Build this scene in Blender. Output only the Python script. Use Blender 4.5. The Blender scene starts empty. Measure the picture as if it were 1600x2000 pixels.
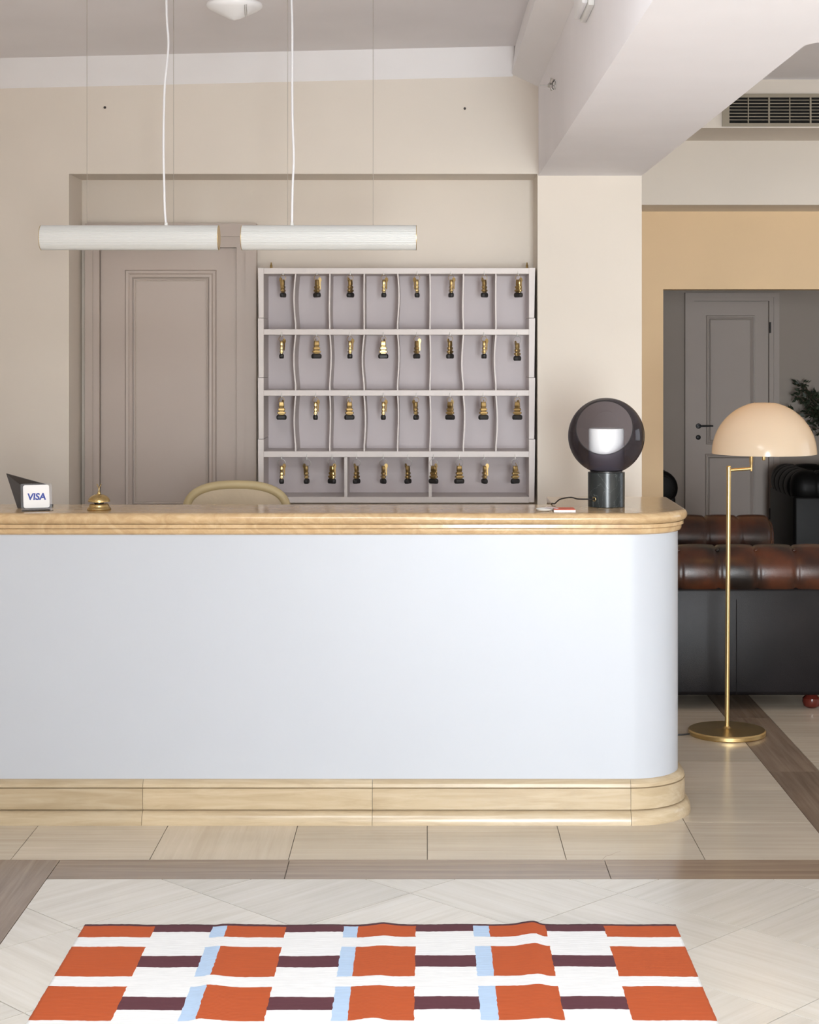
import bpy, bmesh, math, random
from mathutils import Vector, Matrix

random.seed(7)
S = bpy.context.scene
COL = S.collection
PI = math.pi

# ------------------------------------------------------------------ camera, world, light, exposure
F_PX, CX, CY, CAM_H = 3400.0, 832.0, 680.0, 1.714      # focal length and horizon point in 1600x2000 pixels
cam = bpy.data.cameras.new('camera')
cam.sensor_fit = 'HORIZONTAL'
cam.sensor_width = 36.0
cam.lens = F_PX * 36.0 / 1600.0
cam.shift_x = -(CX - 800.0) / 1600.0
cam.shift_y = -(1000.0 - CY) / 1600.0
cam.clip_end = 100
cam_o = bpy.data.objects.new('camera', cam)
cam_o.location = (0, 0, CAM_H)
cam_o.rotation_euler = (PI / 2, 0, 0)
COL.objects.link(cam_o)
S.camera = cam_o

w = bpy.data.worlds.new('world'); S.world = w; w.use_nodes = True
w.node_tree.nodes['Background'].inputs[0].default_value = (0.80, 0.88, 1.0, 1)
w.node_tree.nodes['Background'].inputs[1].default_value = 1.0

def area_light(name, loc, rot, sx, sy, power, color):
    l = bpy.data.lights.new(name, 'AREA'); l.shape = 'RECTANGLE'; l.size = sx; l.size_y = sy
    l.energy = power; l.color = color
    o = bpy.data.objects.new(name, l); o.location = loc; o.rotation_euler = rot
    COL.objects.link(o)
    return o
# daylight from the glazed entrance behind the camera (bright forecourt, so it comes in low)
area_light('entrance_daylight', (0.65, -4.62, 1.2), (PI / 2, 0, 0), 1.7, 2.2, 840, (0.90, 0.96, 1.0))
# unseen fill light added below the closed ceiling to brighten floor and rug
area_light('overhead_fill_light', (-0.35, 1.7, 2.985), (0, 0, 0), 1.4, 3.0, 130, (0.88, 0.95, 1.0))
# fill light added beyond the right of the frame to brighten the lounge
area_light('lounge_fill_light', (5.28, 7.6, 1.5), (PI / 2, 0, PI / 2), 1.8, 1.5, 14, (0.9, 0.95, 1.0))

S.view_settings.view_transform = 'Standard'
S.view_settings.look = 'None'
S.view_settings.gamma = 1.0
S.view_settings.use_curve_mapping = False
S.view_settings.exposure = 0.13
S.cycles.use_denoising = True
S.cycles.max_bounces = 10
S.cycles.diffuse_bounces = 6
S.cycles.glossy_bounces = 4
S.cycles.transmission_bounces = 6
S.cycles.transparent_max_bounces = 12
S.cycles.sample_clamp_indirect = 6.0

def px(x, y, d):
    """photo pixel at depth d -> world point"""
    return Vector(((x - CX) * d / F_PX, d, CAM_H - (y - CY) * d / F_PX))

# ------------------------------------------------------------------ materials
def srgb(r, g, b):
    f = lambda c: (c / 255.0 / 12.92) if c / 255.0 <= 0.04045 else ((c / 255.0 + 0.055) / 1.055) ** 2.4
    return (f(r), f(g), f(b), 1.0)

def new_mat(name):
    m = bpy.data.materials.new(name); m.use_nodes = True
    nt = m.node_tree
    return m, nt, nt.nodes['Principled BSDF']

def N(nt, kind, **kw):
    n = nt.nodes.new(kind)
    for k, v in kw.items():
        setattr(n, k, v)
    return n

def coords(nt, scale=(1, 1, 1), rot=(0, 0, 0), rand=False):
    tc = N(nt, 'ShaderNodeTexCoord'); mp = N(nt, 'ShaderNodeMapping')
    mp.inputs['Scale'].default_value = scale
    mp.inputs['Rotation'].default_value = rot
    nt.links.new(tc.outputs['Object'], mp.inputs['Vector'])
    if rand:
        oi = N(nt, 'ShaderNodeObjectInfo')
        mul = N(nt, 'ShaderNodeMath', operation='MULTIPLY'); mul.inputs[1].default_value = 37.0
        nt.links.new(oi.outputs['Random'], mul.inputs[0])
        nt.links.new(mul.outputs[0], mp.inputs['Location'])
    return mp.outputs['Vector']

def paint(name, col, rough=0.6, var=0.04, scale=1.2, bump=0.02):
    m, nt, b = new_mat(name)
    v = coords(nt)
    n = N(nt, 'ShaderNodeTexNoise'); n.inputs['Scale'].default_value = scale; n.inputs['Detail'].default_value = 4
    nt.links.new(v, n.inputs['Vector'])
    r = N(nt, 'ShaderNodeValToRGB')
    r.color_ramp.elements[0].position = 0.3; r.color_ramp.elements[1].position = 0.7
    r.color_ramp.elements[0].color = tuple(c * (1 - var) for c in col[:3]) + (1,)
    r.color_ramp.elements[1].color = tuple(min(1, c * (1 + var)) for c in col[:3]) + (1,)
    nt.links.new(n.outputs['Fac'], r.inputs['Fac'])
    nt.links.new(r.outputs['Color'], b.inputs['Base Color'])
    b.inputs['Roughness'].default_value = rough
    if bump:
        n2 = N(nt, 'ShaderNodeTexNoise'); n2.inputs['Scale'].default_value = 60; n2.inputs['Detail'].default_value = 3
        nt.links.new(v, n2.inputs['Vector'])
        bp = N(nt, 'ShaderNodeBump'); bp.inputs['Strength'].default_value = bump; bp.inputs['Distance'].default_value = 0.01
        nt.links.new(n2.outputs['Fac'], bp.inputs['Height'])
        nt.links.new(bp.outputs['Normal'], b.inputs['Normal'])
    return m

def plain(name, col, rough=0.5, metal=0.0, **kw):
    m, nt, b = new_mat(name)
    n = N(nt, 'ShaderNodeTexNoise'); n.inputs['Scale'].default_value = 25
    nt.links.new(coords(nt), n.inputs['Vector'])
    mr = N(nt, 'ShaderNodeMapRange')
    mr.inputs['To Min'].default_value = max(0.02, rough * 0.85); mr.inputs['To Max'].default_value = min(1, rough * 1.15)
    nt.links.new(n.outputs['Fac'], mr.inputs['Value'])
    nt.links.new(mr.outputs[0], b.inputs['Roughness'])
    b.inputs['Base Color'].default_value = col
    b.inputs['Metallic'].default_value = metal
    for k, v in kw.items():
        b.inputs[k].default_value = v
    return m

def stone(name, c_dark, c_mid, c_light, grain=(3, 30, 30), rough=0.25, rand=True, vein=0.5, pits=True, bump=0.03):
    """travertine / veined limestone: streaks along local x"""
    m, nt, b = new_mat(name)
    v = coords(nt, grain, rand=rand)
    n = N(nt, 'ShaderNodeTexNoise'); n.inputs['Scale'].default_value = 1.0; n.inputs['Detail'].default_value = 8
    n.inputs['Roughness'].default_value = 0.62; n.inputs['Distortion'].default_value = vein
    nt.links.new(v, n.inputs['Vector'])
    r = N(nt, 'ShaderNodeValToRGB'); e = r.color_ramp.elements
    e[0].position = 0.30; e[0].color = c_dark
    e[1].position = 0.72; e[1].color = c_light
    k = e.new(0.5); k.color = c_mid
    nt.links.new(n.outputs['Fac'], r.inputs['Fac'])
    out = r.outputs['Color']
    v2 = coords(nt, (1.3, 1.3, 1.3), rand=rand)
    n2 = N(nt, 'ShaderNodeTexNoise'); n2.inputs['Scale'].default_value = 2.2; n2.inputs['Detail'].default_value = 3
    nt.links.new(v2, n2.inputs['Vector'])
    hs = N(nt, 'ShaderNodeHueSaturation')
    mr = N(nt, 'ShaderNodeMapRange'); mr.inputs['To Min'].default_value = 0.86; mr.inputs['To Max'].default_value = 1.12
    nt.links.new(n2.outputs['Fac'], mr.inputs['Value'])
    if rand:
        oi = N(nt, 'ShaderNodeObjectInfo')
        mr2 = N(nt, 'ShaderNodeMapRange'); mr2.inputs['To Min'].default_value = 0.93; mr2.inputs['To Max'].default_value = 1.06
        nt.links.new(oi.outputs['Random'], mr2.inputs['Value'])
        mu = N(nt, 'ShaderNodeMath', operation='MULTIPLY')
        nt.links.new(mr.outputs[0], mu.inputs[0]); nt.links.new(mr2.outputs[0], mu.inputs[1])
        nt.links.new(mu.outputs[0], hs.inputs['Value'])
    else:
        nt.links.new(mr.outputs[0], hs.inputs['Value'])
    nt.links.new(out, hs.inputs['Color'])
    nt.links.new(hs.outputs['Color'], b.inputs['Base Color'])
    b.inputs['Roughness'].default_value = rough
    bp = N(nt, 'ShaderNodeBump'); bp.inputs['Strength'].default_value = bump; bp.inputs['Distance'].default_value = 0.01
    nt.links.new(n.outputs['Fac'], bp.inputs['Height'])
    nt.links.new(bp.outputs['Normal'], b.inputs['Normal'])
    return m

def leather(name, c_dark, c_light, rough=0.35, spec=0.5):
    m, nt, b = new_mat(name)
    b.inputs['Specular IOR Level'].default_value = spec
    v = coords(nt)
    n = N(nt, 'ShaderNodeTexNoise'); n.inputs['Scale'].default_value = 5; n.inputs['Detail'].default_value = 5
    nt.links.new(v, n.inputs['Vector'])
    r = N(nt, 'ShaderNodeValToRGB'); e = r.color_ramp.elements
    e[0].position = 0.38; e[0].color = c_dark; e[1].position = 0.68; e[1].color = c_light
    nt.links.new(n.outputs['Fac'], r.inputs['Fac'])
    nt.links.new(r.outputs['Color'], b.inputs['Base Color'])
    b.inputs['Roughness'].default_value = rough
    vo = N(nt, 'ShaderNodeTexVoronoi'); vo.inputs['Scale'].default_value = 260
    nt.links.new(v, vo.inputs['Vector'])
    bp = N(nt, 'ShaderNodeBump'); bp.inputs['Strength'].default_value = 0.12; bp.inputs['Distance'].default_value = 0.003
    nt.links.new(vo.outputs['Distance'], bp.inputs['Height'])
    nt.links.new(bp.outputs['Normal'], b.inputs['Normal'])
    return m

M = {}
M['wall'] = paint('beige_wall_paint', srgb(223, 214, 203), 0.7)
M['wall_warm'] = paint('yellow_beige_wall', srgb(229, 200, 160), 0.7)  # lounge end wall, yellower than the other walls
M['ceiling'] = paint('ceiling_paint', srgb(241, 239, 243), 0.8)
M['cornice'] = paint('white_cornice_paint', srgb(246, 245, 248), 0.7)
M['door'] = paint('grey_door_paint', srgb(188, 175, 166), 0.45, bump=0.0)
M['far_wall'] = paint('taupe_wall_paint', srgb(176, 164, 153), 0.6)
M['counter'] = paint('white_counter_lacquer', srgb(188, 193, 201), 0.38, var=0.015, bump=0.01)
M['cabinet'] = paint('pale_grey_cabinet_paint', srgb(218, 210, 207), 0.45, var=0.02, bump=0.0)
M['cabinet_back'] = paint('lilac_grey_back_panel', srgb(212, 202, 203), 0.55, var=0.02, bump=0.0)
M['ledge'] = stone('golden_marble', srgb(186, 155, 115), srgb(198, 168, 127), srgb(211, 184, 145), (11, 13, 13), 0.12, False, 2.4)
M['plinth'] = stone('cream_travertine', srgb(176, 157, 127), srgb(187, 169, 140), srgb(198, 182, 155), (3.5, 20, 40), 0.25, True, 0.7)
M['tile'] = stone('beige_travertine_tile', srgb(190, 177, 159), srgb(198, 186, 169), srgb(205, 194, 178), (1.5, 38, 10), 0.2)
M['tile_pale'] = stone('pale_travertine_tile', srgb(199, 193, 183), srgb(207, 202, 193), srgb(213, 209, 202), (1.8, 36, 10), 0.22)
M['tile_brown'] = stone('brown_travertine_strip', srgb(122, 104, 88), srgb(138, 119, 102), srgb(152, 134, 116), (1.6, 36, 10), 0.22)
M['grout'] = plain('grout', srgb(88, 77, 66), 0.8)
M['brass'] = plain('brass', srgb(196, 170, 118), 0.28, 1.0)
M['satin_brass'] = plain('satin_brass', srgb(204, 178, 126), 0.36, 1.0)
M['aged_brass'] = plain('aged_brass', srgb(170, 146, 100), 0.3, 1.0)
M['steel'] = plain('steel', srgb(190, 190, 188), 0.3, 1.0)
M['rubber'] = plain('black_rubber', srgb(28, 26, 27), 0.5)
M['black'] = plain('black_plastic', srgb(26, 25, 27), 0.4)
M['dark_plastic'] = plain('charcoal_plastic', srgb(58, 52, 50), 0.45)
M['white_plastic'] = plain('white_plastic', srgb(232, 232, 230), 0.4)
M['wire'] = plain('thin_steel_wire', srgb(150, 140, 132), 0.5)
M['cord'] = plain('white_textile_cord', srgb(236, 236, 240), 0.7)
M['copper'] = plain('brown_copper', srgb(150, 104, 72), 0.4, 0.5)
M['cream_lacquer'] = plain('cream_lacquer', srgb(186, 168, 128), 0.5)
M['cream_fabric'] = paint('cream_fabric', srgb(188, 172, 148), 0.9, 0.05, 6, 0.1)
M['paper'] = plain('white_paper', srgb(240, 238, 238), 0.6)
M['orange_card'] = plain('coral_card', srgb(222, 100, 74), 0.6)
M['pink_card'] = plain('pale_pink_card', srgb(240, 222, 226), 0.6)
M['blue_ink'] = plain('blue_ink', srgb(40, 62, 150), 0.5)
M['wood'] = plain('mahogany', srgb(84, 30, 22), 0.18)
M['base_wood'] = plain('red_brown_wood', srgb(96, 54, 38), 0.4)
M['leather_brown'] = leather('antique_brown_leather', srgb(18, 10, 8), srgb(82, 42, 23), 0.3, 0.45)
M['leather_panel'] = leather('dark_leather', srgb(15, 13, 15), srgb(23, 20, 22), 0.4, 0.2)
M['leather_black'] = leather('black_leather', srgb(9, 9, 9), srgb(16, 15, 15), 0.5, 0.25)
M['dark_void'] = plain('dark_duct', srgb(20, 18, 15), 0.9)
M['grille'] = plain('grey_grille', srgb(150, 140, 122), 0.5)
M['leaf'] = paint('olive_leaf', srgb(52, 62, 44), 0.5, 0.25, 9, 0)
M['bark'] = paint('bark', srgb(84, 70, 56), 0.8, 0.2, 12, 0.2)
M['clay'] = paint('grey_clay', srgb(110, 100, 92), 0.8, 0.06, 4, 0.05)

def marble_black():
    m, nt, b = new_mat('black_green_marble')
    v = coords(nt, (9, 9, 9))
    n = N(nt, 'ShaderNodeTexNoise'); n.inputs['Scale'].default_value = 1.1; n.inputs['Detail'].default_value = 6
    n.inputs['Distortion'].default_value = 1.6
    nt.links.new(v, n.inputs['Vector'])
    r = N(nt, 'ShaderNodeValToRGB'); e = r.color_ramp.elements
    e[0].position = 0.495; e[0].color = srgb(30, 37, 40); e[1].position = 0.515; e[1].color = srgb(30, 37, 40)
    k = e.new(0.505); k.color = srgb(88, 94, 95)
    nt.links.new(n.outputs['Fac'], r.inputs['Fac']); nt.links.new(r.outputs['Color'], b.inputs['Base Color'])
    b.inputs['Roughness'].default_value = 0.28
    return m
M['black_marble'] = marble_black()

def smoked_glass():
    m = bpy.data.materials.new('smoked_glass'); m.use_nodes = True
    nt = m.node_tree; nt.nodes.clear()
    out = N(nt, 'ShaderNodeOutputMaterial'); mix = N(nt, 'ShaderNodeMixShader')
    tr = N(nt, 'ShaderNodeBsdfTransparent'); tr.inputs[0].default_value = (0.225, 0.21, 0.24, 1)
    gl = N(nt, 'ShaderNodeBsdfGlossy'); gl.inputs['Roughness'].default_value = 0.06; gl.inputs[0].default_value = (0.8, 0.8, 0.8, 1)
    fr = N(nt, 'ShaderNodeLayerWeight'); fr.inputs[0].default_value = 0.5
    pw = N(nt, 'ShaderNodeMath', operation='POWER'); pw.inputs[1].default_value = 4.0
    mr = N(nt, 'ShaderNodeMapRange'); mr.inputs['To Min'].default_value = 0.035; mr.inputs['To Max'].default_value = 0.4
    nt.links.new(fr.outputs['Facing'], pw.inputs[0]); nt.links.new(pw.outputs[0], mr.inputs['Value'])
    nt.links.new(mr.outputs[0], mix.inputs[0]); nt.links.new(tr.outputs[0], mix.inputs[1]); nt.links.new(gl.outputs[0], mix.inputs[2])
    nt.links.new(mix.outputs[0], out.inputs[0])
    return m
M['smoke'] = smoked_glass()

def clear_acrylic():
    m = bpy.data.materials.new('clear_acrylic'); m.use_nodes = True
    nt = m.node_tree; nt.nodes.clear()
    out = N(nt, 'ShaderNodeOutputMaterial'); mix = N(nt, 'ShaderNodeMixShader')
    tr = N(nt, 'ShaderNodeBsdfTransparent'); tr.inputs[0].default_value = (0.92, 0.92, 0.93, 1)
    gl = N(nt, 'ShaderNodeBsdfGlossy'); gl.inputs['Roughness'].default_value = 0.05
    fr = N(nt, 'ShaderNodeFresnel'); fr.inputs[0].default_value = 1.5
    nt.links.new(fr.outputs[0], mix.inputs[0]); nt.links.new(tr.outputs[0], mix.inputs[1]); nt.links.new(gl.outputs[0], mix.inputs[2])
    nt.links.new(mix.outputs[0], out.inputs[0])
    return m
M['acrylic'] = clear_acrylic()

def glowing(name, col, emit, strength, rough=0.3, transl=0.0):
    m, nt, b = new_mat(name)
    b.inputs['Base Color'].default_value = col
    b.inputs['Roughness'].default_value = rough
    b.inputs['Emission Color'].default_value = emit
    b.inputs['Emission Strength'].default_value = strength
    if transl:
        out = nt.nodes['Material Output']
        t = N(nt, 'ShaderNodeBsdfTranslucent'); t.inputs[0].default_value = col
        mix = N(nt, 'ShaderNodeMixShader'); mix.inputs[0].default_value = transl
        nt.links.new(b.outputs[0], mix.inputs[1]); nt.links.new(t.outputs[0], mix.inputs[2])
        nt.links.new(mix.outputs[0], out.inputs[0])
    return m
M['opal_tube'] = glowing('ribbed_opal_glass', srgb(208, 209, 207), srgb(255, 252, 246), 0.02, 0.3)
M['opal_shade'] = glowing('cream_opal_acrylic', srgb(238, 225, 204), (0, 0, 0, 1), 0.0, 0.16, 0.4)
M['opal_white'] = plain('white_opal_glass', srgb(236, 236, 238), 0.35)
M['bulb'] = glowing('warm_bulb', (1, .9, .75, 1), (1.0, 0.66, 0.34, 1), 26.0)

# rug colours
def weave(name, col):
    m, nt, b = new_mat(name)
    v = coords(nt, (1, 1, 1))
    n = N(nt, 'ShaderNodeTexNoise'); n.inputs['Scale'].default_value = 90; n.inputs['Detail'].default_value = 2
    mp = N(nt, 'ShaderNodeMapping'); mp.inputs['Scale'].default_value = (0.25, 3, 1)
    nt.links.new(v, mp.inputs['Vector']); nt.links.new(mp.outputs[0], n.inputs['Vector'])
    hs = N(nt, 'ShaderNodeHueSaturation'); hs.inputs['Color'].default_value = col
    mr = N(nt, 'ShaderNodeMapRange'); mr.inputs['To Min'].default_value = 0.85; mr.inputs['To Max'].default_value = 1.13
    nt.links.new(n.outputs['Fac'], mr.inputs['Value']); nt.links.new(mr.outputs[0], hs.inputs['Value'])
    nt.links.new(hs.outputs[0], b.inputs['Base Color'])
    b.inputs['Roughness'].default_value = 0.95
    wv = N(nt, 'ShaderNodeTexWave'); wv.bands_direction = 'Y'; wv.inputs['Scale'].default_value = 55
    nt.links.new(v, wv.inputs['Vector'])
    bp = N(nt, 'ShaderNodeBump'); bp.inputs['Strength'].default_value = 0.25; bp.inputs['Distance'].default_value = 0.002
    nt.links.new(wv.outputs['Fac'], bp.inputs['Height']); nt.links.new(bp.outputs[0], b.inputs['Normal'])
    return m
M['rug_white'] = weave('rug_white_wool', srgb(232, 233, 234))
M['rug_orange'] = weave('rug_rust_wool', srgb(181, 80, 33))
M['rug_maroon'] = weave('rug_maroon_wool', srgb(88, 44, 54))
M['rug_blue'] = weave('rug_light_blue_wool', srgb(178, 202, 230))

# ------------------------------------------------------------------ object helpers
def link(o, parent=None):
    COL.objects.link(o)
    if parent is not None:
        o.parent = parent
    return o

def wloc(o):
    v = Vector((0, 0, 0))
    while o is not None:
        v += o.location; o = o.parent
    return v

def tag(o, label=None, cat=None, group=None, kind=None):
    if label: o['label'] = label
    if cat: o['category'] = cat
    if group: o['group'] = group
    if kind: o['kind'] = kind
    return o

def thing(name, loc, label, cat, group=None):
    o = bpy.data.objects.new(name, None); o.location = loc
    o.empty_display_size = 0.1
    COL.objects.link(o)
    return tag(o, label, cat, group)

def obj(name, verts, faces, mat, parent=None, smooth=False, origin=None):
    """verts in world coordinates (parents are unrotated while building)"""
    verts = [Vector(v) for v in verts]
    if parent is not None:
        base = wloc(parent)
    elif origin is not None:
        base = Vector(origin)
    else:
        xs = [v.x for v in verts]; ys = [v.y for v in verts]; zs = [v.z for v in verts]
        base = Vector(((min(xs) + max(xs)) / 2, (min(ys) + max(ys)) / 2, min(zs)))
    me = bpy.data.meshes.new(name)
    me.from_pydata([v - base for v in verts], [], faces)
    bm = bmesh.new(); bm.from_mesh(me); bmesh.ops.recalc_face_normals(bm, faces=bm.faces); bm.to_mesh(me); bm.free()
    if smooth:
        me.polygons.foreach_set('use_smooth', [True] * len(me.polygons))
        if smooth != 'all':
            me.set_sharp_from_angle(angle=math.radians(smooth if smooth is not True else 40))
    me.materials.append(mat)
    o = bpy.data.objects.new(name, me)
    if parent is None:
        o.location = base
    return link(o, parent)

def box_geo(x0, x1, y0, y1, z0, z1):
    v = [(x0, y0, z0), (x1, y0, z0), (x1, y1, z0), (x0, y1, z0), (x0, y0, z1), (x1, y0, z1), (x1, y1, z1), (x0, y1, z1)]
    f = [(0, 3, 2, 1), (4, 5, 6, 7), (0, 1, 5, 4), (1, 2, 6, 5), (2, 3, 7, 6), (3, 0, 4, 7)]
    return v, f

def join(*geos):
    V, F = [], []
    for v, f in geos:
        k = len(V); V += list(v); F += [tuple(i + k for i in q) for q in f]
    return V, F

def bevel_geo(geo, r, seg=2):
    bm = bmesh.new()
    vs = [bm.verts.new(v) for v in geo[0]]
    for f in geo[1]:
        bm.faces.new([vs[i] for i in f])
    bmesh.ops.recalc_face_normals(bm, faces=bm.faces)
    bmesh.ops.bevel(bm, geom=list(bm.edges), offset=r, segments=seg, profile=0.5, affect='EDGES')
    bm.verts.index_update()
    V = [v.co.copy() for v in bm.verts]; F = [tuple(v.index for v in f.verts) for f in bm.faces]
    bm.free()
    return V, F

def box(name, x0, x1, y0, y1, z0, z1, mat, parent=None, bevel=0.0, seg=2):
    g = box_geo(x0, x1, y0, y1, z0, z1)
    if bevel:
        g = bevel_geo(g, bevel, seg)
    return obj(name, g[0], g[1], mat, parent, smooth=(30 if bevel else False))

def lathe_geo(profile, seg=32, c=(0, 0, 0), axis='z'):
    """profile: list of (r, h)"""
    V, F = [], []
    n = len(profile)
    for r, h in profile:
        for k in range(seg):
            a = 2 * PI * k / seg
            p = (r * math.cos(a), r * math.sin(a), h)
            if axis == 'x': p = (h, r * math.cos(a), r * math.sin(a))
            if axis == 'y': p = (r * math.cos(a), h, r * math.sin(a))
            V.append((p[0] + c[0], p[1] + c[1], p[2] + c[2]))
    for i in range(n - 1):
        for k in range(seg):
            k2 = (k + 1) % seg
            F.append((i * seg + k, i * seg + k2, (i + 1) * seg + k2, (i + 1) * seg + k))
    if profile[0][0] > 1e-6: F.append(tuple(range(seg)))
    if profile[-1][0] > 1e-6: F.append(tuple((n - 1) * seg + k for k in range(seg)))
    return V, F

def lathe(name, profile, mat, parent=None, seg=32, c=(0, 0, 0), axis='z', smooth=35):
    g = lathe_geo([(max(r, 1e-5), h) for r, h in profile], seg, c, axis)
    return obj(name, g[0], g[1], mat, parent, smooth=smooth)

def tube_geo(pts, r, seg=8, closed=False):
    pts = [Vector(p) for p in pts]
    n = len(pts); V, F = [], []
    up = None
    for i, p in enumerate(pts):
        a = pts[(i - 1) % n] if (closed or i > 0) else p
        b = pts[(i + 1) % n] if (closed or i < n - 1) else p
        t = (b - a).normalized()
        if up is None:
            up = Vector((0, 0, 1)) if abs(t.z) < 0.9 else Vector((0, 1, 0))
        s = t.cross(up).normalized(); up = s.cross(t).normalized()
        rr = r[i] if isinstance(r, (list, tuple)) else r
        for k in range(seg):
            a_ = 2 * PI * k / seg
            V.append(p + s * (rr * math.cos(a_)) + up * (rr * math.sin(a_)))
    m = n if closed else n - 1
    for i in range(m):
        j = (i + 1) % n
        for k in range(seg):
            k2 = (k + 1) % seg
            F.append((i * seg + k, i * seg + k2, j * seg + k2, j * seg + k))
    if not closed:
        F.append(tuple(range(seg))); F.append(tuple((n - 1) * seg + k for k in range(seg)))
    return V, F

def tube(name, pts, r, mat, parent=None, seg=8, closed=False):
    g = tube_geo(pts, r, seg, closed)
    return obj(name, g[0], g[1], mat, parent, smooth=50)

def smooth_path(pts, n=10):
    """Catmull-Rom"""
    pts = [Vector(p) for p in pts]; out = []
    P = [pts[0]] + pts + [pts[-1]]
    for i in range(1, len(P) - 2):
        for k in range(n):
            t = k / n
            a, b, c, d = P[i - 1], P[i], P[i + 1], P[i + 2]
            out.append(0.5 * ((2 * b) + (c - a) * t + (2 * a - 5 * b + 4 * c - d) * t * t + (3 * b - a - 3 * c + d) * t ** 3))
    out.append(pts[-1])
    return out

def loft_geo(rings):
    """closed rings with the same number of points; first and last are capped"""
    n = len(rings[0]); V, F = [], []
    for r in rings: V += [Vector(p) for p in r]
    for i in range(len(rings) - 1):
        for k in range(n):
            k2 = (k + 1) % n
            F.append((i * n + k, i * n + k2, (i + 1) * n + k2, (i + 1) * n + k))
    F.append(tuple(range(n))); F.append(tuple((len(rings) - 1) * n + k for k in range(n)))
    return V, F

def prism_x(poly_yz, x0, x1):
    return loft_geo([[(x0, y, z) for y, z in poly_yz], [(x1, y, z) for y, z in poly_yz]])

def copy_tree(o, parent=None):
    c = o.copy(); COL.objects.link(c); c.parent = parent
    for ch in list(o.children):
        copy_tree(ch, c)
    return c

def structure(o):
    o['kind'] = 'structure'; return o

# ------------------------------------------------------------------ the room shell
Y_WALL, Y_NICHE = 7.90, 8.20
NX0, NX1, NZ = -1.62, 0.507, 2.505                      # niche in the wall behind the desk
XL, XR, YR = -2.8, 5.2, -4.5
BX0, BX1, BZ = 0.511, 0.98, 2.497                      # ceiling beam and the pier it lands on

def zc(x):                                              # the reception ceiling falls a little to the left
    return 3.065 + (x - 0.4) * 0.0236

# wall behind the reception: left part, head above the niche, niche back
g = join(box_geo(XL, NX0, Y_WALL, Y_NICHE + 0.2, 0, 3.3),
         box_geo(NX0, NX1, Y_WALL, Y_NICHE + 0.2, NZ, 3.3),
         box_geo(NX0, NX1, Y_NICHE, Y_NICHE + 0.2, 0, NZ))
structure(obj('wall_back', *g, M['wall']))
structure(box('wall_pier', NX1, BX1, Y_WALL, 11.0, 0, 3.3, M['wall']))
structure(box('wall_left', XL - 0.2, XL, YR, Y_WALL + 0.4, 0, 3.3, M['wall']))
# rear wall with the glazed entrance behind the camera
g = join(box_geo(XL, -0.2, YR - 0.2, YR, 0, 3.4), box_geo(1.5, XR, YR - 0.2, YR, 0, 3.4), box_geo(-0.2, 1.5, YR - 0.2, YR, 2.35, 3.4))
structure(obj('wall_rear', *g, M['wall']))
structure(box('wall_light_block', XL, 0.38, -1.5, -1.3, 0, 3.3, M['wall']))  # unseen partition added to hold entrance light off the left side
# right wall with an opening for the added lounge light (off frame)
g = join(box_geo(XR, XR + 0.2, YR, 6.6, 0, 3.4), box_geo(XR, XR + 0.2, 8.6, 15, 0, 3.4),
         box_geo(XR, XR + 0.2, 6.6, 8.6, 0, 0.7), box_geo(XR, XR + 0.2, 6.6, 8.6, 2.3, 3.4))
structure(obj('wall_right', *g, M['wall']))
# ceiling of the reception, sloping slightly
CH = 0.118
V = [(XL, YR, zc(XL)), (0.4, YR, zc(0.4)), (0.4, Y_WALL - CH, zc(0.4)), (XL, Y_WALL - CH, zc(XL))]
V += [(x, y, 3.4) for x, y, z in V]
structure(obj('ceiling', V, box_geo(0, 1, 0, 1, 0, 1)[1], M['ceiling']))
# painted cove along the back wall and along the beam
V = [(XL, Y_WALL - CH, zc(XL)), (XL, Y_WALL, zc(XL) - CH), (XL, Y_WALL, 3.35),
     (0.395, Y_WALL - CH, zc(0.395)), (0.395, Y_WALL, zc(0.395) - CH), (0.395, Y_WALL, 3.35)]
structure(obj('trim_1', V, [(0, 1, 2), (3, 5, 4), (0, 3, 4, 1), (1, 4, 5, 2), (2, 5, 3, 0)], M['cornice']))
prof = [(0.399, 3.066), (0.390, 2.957), (BX0, 2.90), (BX0, 3.35), (0.399, 3.35)]
g = loft_geo([[(x, YR, z) for x, z in prof], [(x, Y_WALL, z) for x, z in prof]])
structure(obj('trim_2', *g, M['cornice']))
# the beam and the lowered soffit it turns into nearer the entrance
c = 0.05
poly = [(BX0, YR), (XR, YR), (XR, 4.45), (BX1 + c, 4.45), (BX1 + 0.015, 4.45 + 0.02), (BX1, 4.45 + c), (BX1, Y_WALL + 0.02), (BX0, Y_WALL + 0.02)]
g = loft_geo([[(x, y, BZ) for x, y in poly], [(x, y, 3.4) for x, y in poly]])
structure(obj('ceiling_beam', *g, M['ceiling']))
structure(box('ceiling_lounge', BX1, XR, 4.3, 10.5, 3.24, 3.4, M['ceiling']))
# lounge end wall: bulkhead above, recessed yellow wall with a wide opening below
structure(box('wall_bulkhead', BX1, XR, 10.5, 11.2, 2.578, 3.4, M['wall']))
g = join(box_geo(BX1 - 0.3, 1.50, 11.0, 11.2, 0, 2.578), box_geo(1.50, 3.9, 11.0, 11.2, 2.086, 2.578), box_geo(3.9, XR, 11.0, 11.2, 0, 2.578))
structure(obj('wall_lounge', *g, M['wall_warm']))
structure(box('wall_duct_box', BX1, XR, 9.89, 10.5, 2.965, 3.24, M['wall']))
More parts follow.
